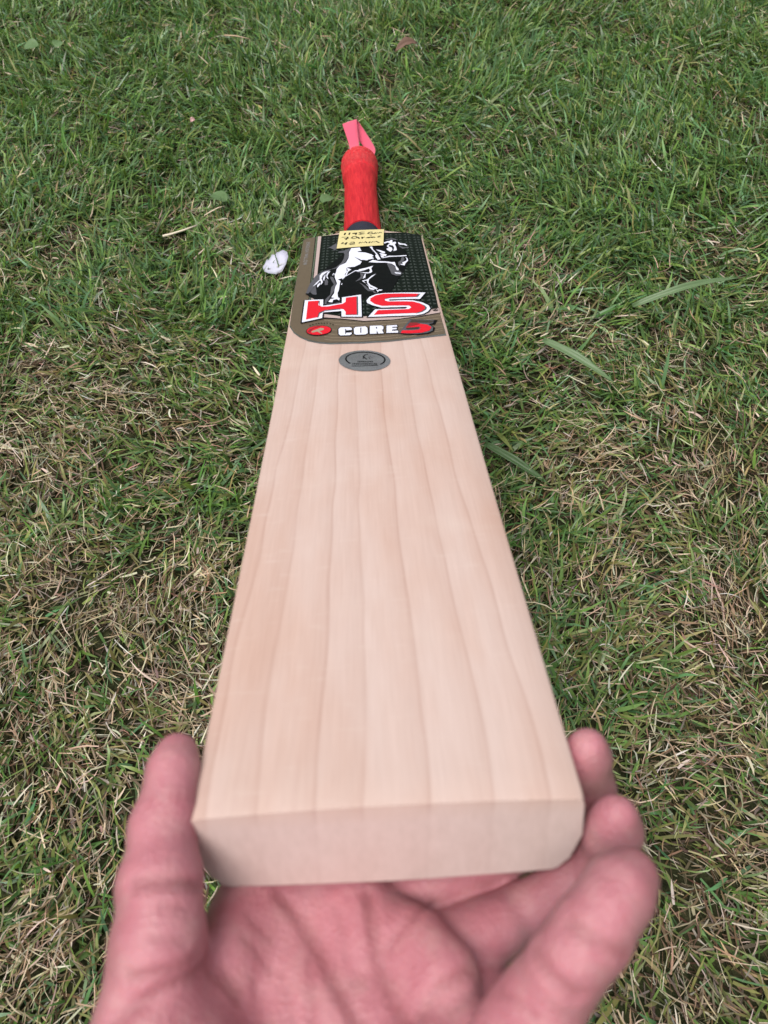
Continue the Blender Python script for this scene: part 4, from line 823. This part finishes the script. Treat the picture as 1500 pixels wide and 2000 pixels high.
THUMB = [(-3.8, -8.0, -5.2, 1.7), (-6.05, -4.2, -2.5, 1.42), (-5.98, -2.5, -1.35, 1.14), (-6.02, -1.25, -.8, 1.0), (-6.25, .1, -.5, .86), (-6.2, 1.7, -.15, .70), (-6.16, 2.2, -.08, .60)]
THUMB_PADS = [((-5.95, .5, -.12), .62, (-6.05, 1.5, .05), .58, .35), ((-5.75, -2.9, -1.0), .95, (-5.8, -2.0, -.7), .88, .35), ((-6.3, -1.2, -.9), .95, (-6.3, -1.1, -.9), .9, .3)]
FINGERS = [[(-3.1, .5, -4.6, 1.05), (-.2, 4.6, -4.95, .9), (1.1, 6.9, -5.3, .8), (1.6, 8.6, -5.5, .7)],
           [(-1.2, -.3, -4.9, 1.1), (3.2, 1.1, -4.9, .88), (5.5, 1.6, -4.3, .84), (6.4, 1.9, -2.6, .78), (6.2, 2.1, -1.15, .68), (6.15, 2.12, -.75, .58)],
           [(.6, -1.7, -5.1, 1.0), (4.0, -.7, -4.95, .88), (6.1, -.3, -3.4, .82), (6.45, -.1, -1.5, .74), (6.4, -.05, -.95, .62)],
           [(2.3, -5.3, -3.0, 1.08), (3.3, -4.55, -.75, .94), (4.5, -3.7, .68, .86), (5.3, -2.95, .92, .80), (5.65, -2.65, .95, .66)]]
FINGER_PADS = [[], [((6.0, 2.0, -1.5), .66, (6.02, 2.05, -1.1), .6, .3)], [((6.2, -.2, -1.7), .68, (6.22, -.15, -1.25), .62, .3), ((2.2, -1.6, -4.75), .85, (3.2, -1.2, -4.7), .8, .3)],
               [((2.55, -4.95, -1.75), .92, (2.8, -4.75, -1.3), .88, .3), ((3.7, -4.25, .25), .76, (3.95, -4.1, .5), .74, .25), ((4.95, -3.3, 1.15), .66, (5.25, -3.0, 1.2), .60, .3)]]
CREASES = [([(-3.24, -0.62, -3.03), (-3.1, -0.74, -3.12), (-2.96, -0.86, -3.19), (-2.82, -0.99, -3.25), (-2.68, -1.14, -3.28), (-2.56, -1.3, -3.29), (-2.44, -1.47, -3.29), (-2.33, -1.64, -3.28), (-2.22, -1.82, -3.26), (-2.12, -2.01, -3.23), (-2.01, -2.2, -3.21), (-1.9, -2.38, -3.19), (-1.8, -2.57, -3.17), (-1.7, -2.76, -3.15), (-1.6, -2.94, -3.13), (-1.5, -3.11, -3.13), (-1.4, -3.27, -3.13), (-1.3, -3.43, -3.13), (-1.21, -3.59, -3.14), (-1.11, -3.74, -3.16), (-1.02, -3.88, -3.2)], 0.13, 0.189),
    ([(-2.25, -1.85, -3.29), (-2.25, -2.07, -3.24), (-2.26, -2.28, -3.2), (-2.26, -2.49, -3.16), (-2.26, -2.68, -3.14), (-2.25, -2.86, -3.13), (-2.24, -3.04, -3.13), (-2.22, -3.21, -3.12), (-2.21, -3.37, -3.12), (-2.2, -3.53, -3.13), (-2.19, -3.68, -3.16), (-2.18, -3.82, -3.2)], 0.06, 0.145),
    ([(-0.68, -0.75, -3.13), (-0.65, -1.0, -3.09), (-0.62, -1.24, -3.05), (-0.59, -1.47, -3.04), (-0.57, -1.69, -3.04), (-0.54, -1.89, -3.07), (-0.52, -2.08, -3.1), (-0.48, -2.26, -3.14), (-0.44, -2.44, -3.17), (-0.39, -2.63, -3.2), (-0.33, -2.81, -3.21), (-0.26, -3.0, -3.22), (-0.19, -3.17, -3.21), (-0.11, -3.34, -3.2), (-0.03, -3.5, -3.18), (0.05, -3.66, -3.14), (0.14, -3.83, -3.09), (0.22, -3.99, -3.04)], 0.12, 0.189),
    ([(-4.69, -2.94, -1.55), (-4.63, -2.9, -1.91), (-4.54, -2.9, -2.18), (-4.42, -2.96, -2.36), (-4.29, -3.05, -2.5), (-4.16, -3.16, -2.64), (-4.03, -3.26, -2.8)], 0.14, 0.174),
    ([(-4.71, -3.02, -0.99), (-4.86, -3.18, -0.83), (-5.02, -3.32, -0.68), (-5.18, -3.43, -0.56), (-5.35, -3.51, -0.48), (-5.53, -3.57, -0.43), (-5.7, -3.61, -0.41), (-5.87, -3.63, -0.42), (-6.04, -3.64, -0.45), (-6.22, -3.64, -0.49)], 0.09, 0.16),
    ([(-4.78, -3.17, -1.4), (-4.87, -3.33, -1.16), (-4.97, -3.47, -0.97), (-5.09, -3.59, -0.83), (-5.22, -3.69, -0.76), (-5.35, -3.78, -0.72), (-5.49, -3.85, -0.73), (-5.63, -3.92, -0.76), (-5.77, -3.99, -0.8), (-5.91, -4.06, -0.84), (-6.06, -4.13, -0.88), (-6.21, -4.21, -0.92), (-6.36, -4.29, -0.95), (-6.52, -4.37, -0.99)], 0.11, 0.174),
    ([(-6.45, -1.72, 0.11), (-6.23, -1.73, 0.17), (-6.01, -1.74, 0.21), (-5.8, -1.73, 0.21), (-5.6, -1.71, 0.16), (-5.4, -1.68, 0.05), (-5.22, -1.62, -0.14), (-5.04, -1.54, -0.4), (-4.86, -1.44, -0.71)], 0.1, 0.16),
    ([(-6.36, -1.87, 0.1), (-6.12, -1.88, 0.15), (-5.9, -1.89, 0.19), (-5.7, -1.88, 0.18), (-5.52, -1.87, 0.14), (-5.35, -1.85, 0.06), (-5.21, -1.81, -0.07), (-5.07, -1.75, -0.23), (-4.94, -1.68, -0.43)], 0.05, 0.13),
    ([(3.1, -3.97, 0.7), (3.15, -4.13, 0.75), (3.21, -4.28, 0.8), (3.28, -4.42, 0.82), (3.36, -4.55, 0.82), (3.46, -4.66, 0.79), (3.58, -4.75, 0.74), (3.71, -4.83, 0.68), (3.86, -4.9, 0.62)], 0.11, 0.16),
    ([(3.89, -3.75, 1.38), (3.93, -3.8, 1.4), (3.98, -3.86, 1.42), (4.06, -3.94, 1.44), (4.15, -4.02, 1.44), (4.26, -4.11, 1.43), (4.38, -4.19, 1.4), (4.52, -4.26, 1.36), (4.68, -4.31, 1.28), (4.86, -4.34, 1.17), (5.05, -4.35, 1.03)], 0.1, 0.16),
    ([(-0.16, -2.2, -3.13), (-0.03, -2.06, -3.08), (0.1, -1.92, -3.03), (0.25, -1.77, -2.99), (0.4, -1.63, -3.0), (0.58, -1.45, -3.09), (0.77, -1.22, -3.35), (0.99, -0.88, -3.82), (1.22, -0.47, -4.46)], 0.07, 0.145),
    ([(0.62, -3.82, -2.96), (0.76, -3.66, -2.92), (0.91, -3.52, -2.86), (1.07, -3.39, -2.8), (1.25, -3.29, -2.75), (1.44, -3.19, -2.75), (1.65, -3.09, -2.8), (1.88, -2.98, -2.9), (2.11, -2.87, -3.05)], 0.09, 0.16),
    ([(-4.06, -1.35, -2.63), (-3.87, -1.5, -2.7), (-3.68, -1.62, -2.79), (-3.5, -1.72, -2.9), (-3.33, -1.8, -3.03)], 0.04, 0.13),
    ([(-4.07, -2.01, -2.45), (-3.93, -2.08, -2.56), (-3.79, -2.15, -2.68), (-3.66, -2.23, -2.82), (-3.53, -2.33, -2.96), (-3.4, -2.46, -3.1), (-3.28, -2.61, -3.22)], 0.04, 0.13),
    ([(-1.64, -1.0, -3.14), (-1.57, -1.22, -3.13), (-1.51, -1.44, -3.13), (-1.44, -1.65, -3.13), (-1.39, -1.86, -3.14), (-1.35, -2.07, -3.16), (-1.31, -2.28, -3.2)], 0.04, 0.13),
    ([(-3.04, -2.63, -3.2), (-2.99, -2.8, -3.2), (-2.93, -2.97, -3.21), (-2.88, -3.14, -3.21), (-2.82, -3.3, -3.22), (-2.77, -3.46, -3.23), (-2.73, -3.62, -3.26), (-2.68, -3.77, -3.28)], 0.04, 0.13),
    ([(2.37, -4.32, -0.5), (2.51, -4.51, -0.27), (2.64, -4.67, -0.1), (2.76, -4.81, -0.01), (2.87, -4.94, 0.02), (2.98, -5.06, 0.03)], 0.05, 0.13),
    ([(-1.59, -3.15, -3.13), (-1.41, -3.07, -3.15), (-1.22, -2.99, -3.18), (-1.04, -2.9, -3.19), (-0.85, -2.82, -3.21), (-0.66, -2.74, -3.22)], 0.035, 0.13),
    ([(-3.7, -2.87, -3.03), (-3.65, -3.03, -3.12), (-3.59, -3.2, -3.18), (-3.54, -3.38, -3.21), (-3.47, -3.57, -3.22), (-3.41, -3.75, -3.22)], 0.035, 0.13),
    ([(-5.6, -2.32, 0.11), (-5.41, -2.3, 0.01), (-5.22, -2.27, -0.11), (-5.03, -2.24, -0.24)], 0.04, 0.13),
    ([(-5.71, -2.96, -0.06), (-5.53, -2.97, -0.1), (-5.36, -2.97, -0.17), (-5.19, -2.96, -0.26), (-5.03, -2.94, -0.37)], 0.04, 0.13)]

palm = FLD
chain(palm, FOREARM, .8)
for mc in METACARPALS: chain(palm, mc, 1.1)
for a, ra, b, rb, kk in PADS: add(palm, cone(a, ra, b, rb), kk)
def merge(field, pts, k_in, k_palm):
    f = np.full(DIM, 6.0, np.float32)
    chain(f, pts, k_in)
    return f
thumb = merge(palm, THUMB, .35, .6)
for a, ra, b, rb, kk in THUMB_PADS: add(thumb, cone(a, ra, b, rb), kk)
palm = smin(palm, thumb, .55)
for fi, pts in enumerate(FINGERS):
    f = merge(palm, pts, .22, .4)
    for a, ra, b, rb, kk in FINGER_PADS[fi]: add(f, cone(a, ra, b, rb), kk)
    palm = smin(palm, f, .28 if fi != 3 else .07)
CRE = np.zeros(DIM, np.float32)
for pl, depth, wd in CREASES:
    for a, b in zip(pl[:-1], pl[1:]):
        sl, d = cone(a, 0, b, 0)
        g = np.exp(-(d / wd) ** 2).astype(np.float32)
        CRE[sl] = np.maximum(CRE[sl], g * depth * 1.15)
palm = palm + CRE
# surface nets
def surface_nets(f):
    s = f < 0
    nx, ny, nz = f.shape
    c = np.zeros((nx - 1, ny - 1, nz - 1), np.int8)
    for i in (0, 1):
        for j in (0, 1):
            for k_ in (0, 1):
                c += s[i:nx - 1 + i, j:ny - 1 + j, k_:nz - 1 + k_]
    act = (c > 0) & (c < 8)
    I = np.argwhere(act)
    vid = np.full(act.shape, -1, np.int64); vid[act] = np.arange(len(I))
    acc = np.zeros((len(I), 3)); cnt = np.zeros(len(I))
    cor = [(i, j, k_) for i in (0, 1) for j in (0, 1) for k_ in (0, 1)]
    for p in cor:
        for ax in range(3):
            if p[ax] == 0:
                q = list(p); q[ax] = 1
                fa = f[I[:, 0] + p[0], I[:, 1] + p[1], I[:, 2] + p[2]]; fb = f[I[:, 0] + q[0], I[:, 1] + q[1], I[:, 2] + q[2]]
                x = (fa < 0) != (fb < 0)
                t = np.where(x, fa / np.where(x, fa - fb, 1), 0)
                pos = np.array(p, float)[None, :].repeat(len(I), 0); pos[:, ax] = t
                acc[x] += pos[x]; cnt[x] += 1
    V = I + acc / cnt[:, None]
    faces = []
    for ax in range(3):
        o1, o2 = (ax + 1) % 3, (ax + 2) % 3
        sl0 = [slice(1, -1)] * 3; sl0[ax] = slice(0, -1)
        sl1 = [slice(1, -1)] * 3; sl1[ax] = slice(1, None)
        x = s[tuple(sl0)] != s[tuple(sl1)]
        E = np.argwhere(x); E[:, o1] += 1; E[:, o2] += 1
        inv = s[E[:, 0], E[:, 1], E[:, 2]]
        def at_(d1, d2):
            G = E.copy(); G[:, o1] -= d1; G[:, o2] -= d2
            return vid[G[:, 0], G[:, 1], G[:, 2]]
        q = np.stack([at_(1, 1), at_(0, 1), at_(0, 0), at_(1, 0)], 1)
        q[~inv] = q[~inv][:, ::-1]
        faces.append(q)
    return V, np.concatenate(faces)
HV, HF = surface_nets(palm)
ii = np.clip(np.round(HV).astype(int), 0, DIM - 1)
crease_v = CRE[ii[:, 0], ii[:, 1], ii[:, 2]]
HV = LO + HV * HG
nb = HF                                             # two passes of light smoothing
for _ in range(3):
    s_ = np.zeros_like(HV); c_ = np.zeros(len(HV))
    for i in range(4):
        np.add.at(s_, nb[:, i], HV[nb[:, (i + 1) % 4]]); np.add.at(c_, nb[:, i], 1)
    HV = HV * .5 + .5 * s_ / c_[:, None]
e1 = HV[HF[:, 2]] - HV[HF[:, 0]]; e2 = HV[HF[:, 3]] - HV[HF[:, 1]]; fn = np.cross(e1, e2); vnm = np.zeros_like(HV)
for i in range(4): np.add.at(vnm, HF[:, i], fn)
vnm /= np.linalg.norm(vnm, axis=1, keepdims=True) + 1e-9
# palmar skin is pink, back and sides are tanned; the right-hand fingers also get painted shade
dors_shade = np.clip(.35 - vnm[:, 2] * .8 - np.where(HV[:, 0] < -5, vnm[:, 0] * .75 + .05, 0) + np.clip((HV[:, 0] - 2.2) / 1.5, 0, 1) * (.28 + .35 * vnm[:, 0]), 0, 1)
hme = mesh_arrays('hand', HV * .01, HF)
da_ = hme.attributes.new('tan', 'FLOAT', 'POINT'); da_.data.foreach_set('value', dors_shade.astype(np.float32))  # carries the tan and the painted finger shade together
ca_ = hme.attributes.new('crease', 'FLOAT', 'POINT'); ca_.data.foreach_set('value', (crease_v / .12).astype(np.float32))
m = mat('skin', (.6, .34, .28), .48, 0, .4)
k = N(m); oc = k.obj()
b1 = k.noise(oc, 48, 4, .6); b2 = k.noise(k.mapping(oc, (1, 1, 1), (3, 1, 2)), 120, 4, .6); b3 = k.noise(oc, 700, 3, .7)
c = k.ramp(b1, [(.25, (.450, .212, .228)), (.5, (.398, .155, .180)), (.75, (.335, .104, .128))])
c = k.mix(k.math('MULTIPLY', k.math('SUBTRACT', b2, .5, clamp=True), 1.5, clamp=True), c, (.48, .29, .275))
tan_shade = k.n('ShaderNodeAttribute', attribute_name='tan')
c = k.mix(k.math('MULTIPLY', tan_shade.outputs['Fac'], .9, clamp=True), c, (.200, .108, .102))  # tanned skin, plus shade put into the right-hand fingers' colour
cr_ = k.n('ShaderNodeAttribute', attribute_name='crease')
c = k.mix(k.math('MULTIPLY', cr_.outputs['Fac'], .6, clamp=True), c, (.22, .07, .075))
k.l(c, k.b.inputs['Base Color'])
k.b.inputs['Subsurface Weight'].default_value = .25
k.b.inputs['Subsurface Radius'].default_value = (1.0, .35, .2)
k.b.inputs['Subsurface Scale'].default_value = .004
wr = k.n('ShaderNodeTexVoronoi'); wr.inputs['Scale'].default_value = 900; k.l(oc, wr.inputs['Vector'])
k.bump(k.math('ADD', k.math('MULTIPLY', wr.outputs['Distance'], .5), b3), .45, .0010)
hand = link('hand', hme, m, None, BAT)
tag(hand, 'open left hand holding up the toe of the cricket bat', 'hand')
print('hand', len(HF))

# ------------------------------------------------------------------ odds and ends on the lawn
def leaf_mesh(name, length, width, outline, bend, fold, rows=12, cols=5, seed=0, jag=0.0):
    """a thin curled leaf-like sheet lying along +x; outline(t) gives its half width share"""
    r = np.random.default_rng(seed); V = []
    for i in range(rows):
        t = i / (rows - 1)
        for j in range(cols):
            s = j / (cols - 1) * 2 - 1
            w = outline(t) * width / 2 * (1 + (jag * (r.random() - .5) if abs(s) == 1 else 0))
            V.append((t * length, s * w, bend * math.sin(math.pi * t) + fold * abs(s) ** 1.5 * outline(t) + .0004 * r.standard_normal()))
    ix = np.arange(rows * cols).reshape(rows, cols)
    F = np.stack([ix[:-1, :-1], ix[:-1, 1:], ix[1:, 1:], ix[1:, :-1]], -1).reshape(-1, 4)
    return mesh_arrays(name, np.array(V), F)
def lay_sheet(name, me, m, p, yaw, tilt=0.0, roll=0.0, thick=.0004):
    o = link(name, me, m)
    o.location = p; o.rotation_euler = (roll, -tilt, yaw)
    sd = o.modifiers.new('thickness', 'SOLIDIFY'); sd.thickness = thick; sd.offset = 0
    return o
def vein_mat(name, a, b, rough=.55, scale=140):
    m = mat(name, a, rough, 0, .3); k = N(m); oc = k.obj()
    st = k.noise(k.mapping(oc, (40, 1600, 40)), 1, 3, .6); bl = k.noise(oc, scale, 4, .6)
    k.l(k.mix(k.math('ADD', k.math('MULTIPLY', st, .5), k.math('MULTIPLY', bl, .5)), a, b), k.b.inputs['Base Color'])
    k.bump(st, .3, .0004); return m
blade_o = lambda t: float(np.interp(t, [0, .1, .5, .85, 1], [.55, .9, 1, .55, .05]))
M_BROAD = vein_mat('broad_blade_green', (.035, .075, .025), (.06, .11, .038), .42)
M_BROAD2 = vein_mat('broad_blade_grey_green', (.075, .135, .055), (.11, .165, .08), .42)
def span(px0, py0, px1, py1, h0, h1):
    a = ground_at(px0, py0, h0); b = ground_at(px1, py1, h1); d = b - a
    return a, float(np.linalg.norm(d)), math.atan2(d[1], d[0]), math.atan2(d[2], math.hypot(d[0], d[1]))
for (a, b, c_, d_), w, h0, h1, mm, bd, lb in (((1235, 598, 1443, 543), .0075, .022, .040, M_BROAD2, .012, 'long broad grass blade reaching over the lawn to the right of the bat sticker'),
                                     ((1060, 664, 1200, 748), .0085, .030, .024, M_BROAD2, .006, 'broad greyish grass blade slanting down beside the bat below the oval sticker'),
                                     ((946, 866, 1075, 948), .0075, .020, .012, M_BROAD, .005, 'dark broad grass blade close to the right edge of the bat at mid blade'),
                                     ((968, 470, 962, 418), .0050, .012, .050, M_BROAD2, .003, 'upright pale grass blade standing right of the red grip')):
    p, ln, yaw, tl = span(a, b, c_, d_, h0, h1)
    o = lay_sheet('broad_grass_blade', leaf_mesh('broad_grass_blade', ln, w, blade_o, bd, .0022, 14), mm, p, yaw, tl, .3)
    tag(o, lb, 'grass blade', 'broad grass blades')
# torn white scrap left of the sticker
bm = bmesh.new()
SC_ = 1.12
ol = [(-.011, -.012), (-.004, -.014), (.004, -.013), (.009, -.009), (.0105, .0), (.0095, .009), (.006, .0145), (.001, .0155), (-.002, .012), (-.0045, .0125), (-.0055, .0085), (-.0085, .0080), (-.0095, .0035), (-.0125, .002), (-.012, -.004), (-.0135, -.0075)]
ol = [(x * SC_, y * SC_) for x, y in ol]
ctr = bm.verts.new((.001, .001, .0)); vs = [bm.verts.new((x, y, .0007 * math.sin(i * 1.9))) for i, (x, y) in enumerate(ol)]
md = [bm.verts.new((x * .55, y * .55, .0001 + .0004 * math.sin(i * 2.7))) for i, (x, y) in enumerate(ol)]
for i in range(len(ol)):
    j = (i + 1) % len(ol)
    bm.faces.new((md[i], md[j], ctr)); bm.faces.new((vs[i], vs[j], md[j], md[i]))
bmesh.ops.recalc_face_normals(bm, faces=bm.faces)
m = mat('white_scrap', (.52, .52, .60), .6); k = N(m); k.l(k.mix(k.noise(k.obj(), 160, 4, .6), (.34, .35, .44), (.50, .51, .60)), k.b.inputs['Base Color'])
o = lay_sheet('white_scrap', bm_mesh('white_scrap', bm, True), m, ground_at(541, 513, .019), -.35, .10, .30, .0005)
tag(o, 'torn white scrap lying in the grass just left of the bat sticker', 'scrap')
# brown dead leaf at the top
o = lay_sheet('dead_leaf', leaf_mesh('dead_leaf', .036, .013, lambda t: math.sin(math.pi * min(max(t, .02), .98)) ** .6, .006, .006, 12, 5, 3, .25), vein_mat('dead_leaf_brown', (.10, .058, .042), (.18, .11, .078), .7), ground_at(772, 101, .034), .45, .1, .3)
tag(o, 'small curled brown dead leaf in the far grass', 'leaf')
# pale broken stalk
def stalk(name, pts, r, m):
    bm = bmesh.new(); rings = []
    P = [Vector(p) for p in pts]
    for i, p in enumerate(P):
        d = (P[min(i + 1, len(P) - 1)] - P[max(i - 1, 0)]).normalized(); s = d.cross(Vector((0, 0, 1))).normalized(); u = s.cross(d)
        rr = r * (1 - .4 * i / (len(P) - 1)); rings.append([bm.verts.new(p + (s * math.cos(a) + u * math.sin(a)) * rr) for a in (0, 1.05, 2.09, 3.14, 4.19, 5.24)])
    for a, b in zip(rings[:-1], rings[1:]):
        for j in range(6): bm.faces.new((a[j], a[(j + 1) % 6], b[(j + 1) % 6], b[j]))
    bm.faces.new(rings[0][::-1]); bm.faces.new(rings[-1])
    bmesh.ops.recalc_face_normals(bm, faces=bm.faces)
    return link(name, bm_mesh(name, bm, True), m)
M_STALK = vein_mat('dry_stalk', (.50, .43, .32), (.66, .60, .48), .7)
o = stalk('dry_stalk', [ground_at(318, 461, .032), ground_at(335, 457, .033), ground_at(360, 449, .036), ground_at(385, 440, .034)], .0014, M_STALK)
tag(o, 'short whitish dry stalk lying on the grass left of the handle', 'stalk')
o = stalk('dry_stalk', [ground_at(438, 69, .036), ground_at(460, 70, .040), ground_at(488, 76, .036)], .0011, vein_mat('dry_stalk_tan', (.40, .28, .18), (.52, .40, .27), .7))
tag(o, 'thin tan dry stalk in the far grass near the top edge', 'stalk')
# small pink petal
o = lay_sheet('petal', leaf_mesh('petal', .007, .006, lambda t: math.sin(math.pi * min(max(t, .03), .97)) ** .5, .002, .002, 8, 5, 5, .1), vein_mat('petal_pink', (.38, .22, .21), (.46, .30, .28), .6), ground_at(372, 238, .034), .6, .2, .5)
tag(o, 'tiny pinkish petal in the grass left of the ribbon loop', 'petal')
# round-leaved weeds
M_WEED = vein_mat('weed_leaf', (.065, .125, .045), (.10, .165, .065), .5)
for i, (px, py, s, lb) in enumerate(((62, 92, 1.15, 'largest round weed leaf near the top left corner'), (114, 88, .8, 'small round weed leaf beside the largest one at top left'), (428, 388, 1.1, 'round weed leaf in the grass left of the bat shoulder'),
                               (640, 392, 1.0, 'broad weed leaf tucked beside the red grip'))):
    rt = bpy.data.objects.new('weed_leaf', None); C.objects.link(rt); p = ground_at(px, py, .022); rt.location = (p[0], p[1], 0.0); rt.rotation_euler = (0, 0, i * 1.3); rt.empty_display_size = .01
    tag(rt, lb, 'weed leaf', 'round weed leaves')
    L_ = .019 * s
    lf = link('leaf', leaf_mesh('leaf', L_, L_ * 1.05, lambda t: max(math.sin(math.pi * (t * .97 + .015)), 0) ** .5, .0015, .0022, 10, 7, i, .06), M_WEED, rt)
    lf.location = (-L_ / 2, 0, p[2]); lf.rotation_euler = (.15, -.12, 0)
    st = stalk('stem', [(-L_ * .5, 0, .002), (-L_ * .55, .001, p[2] * .6), (-L_ * .48, 0, p[2])], .0006, M_WEED); st.parent = rt
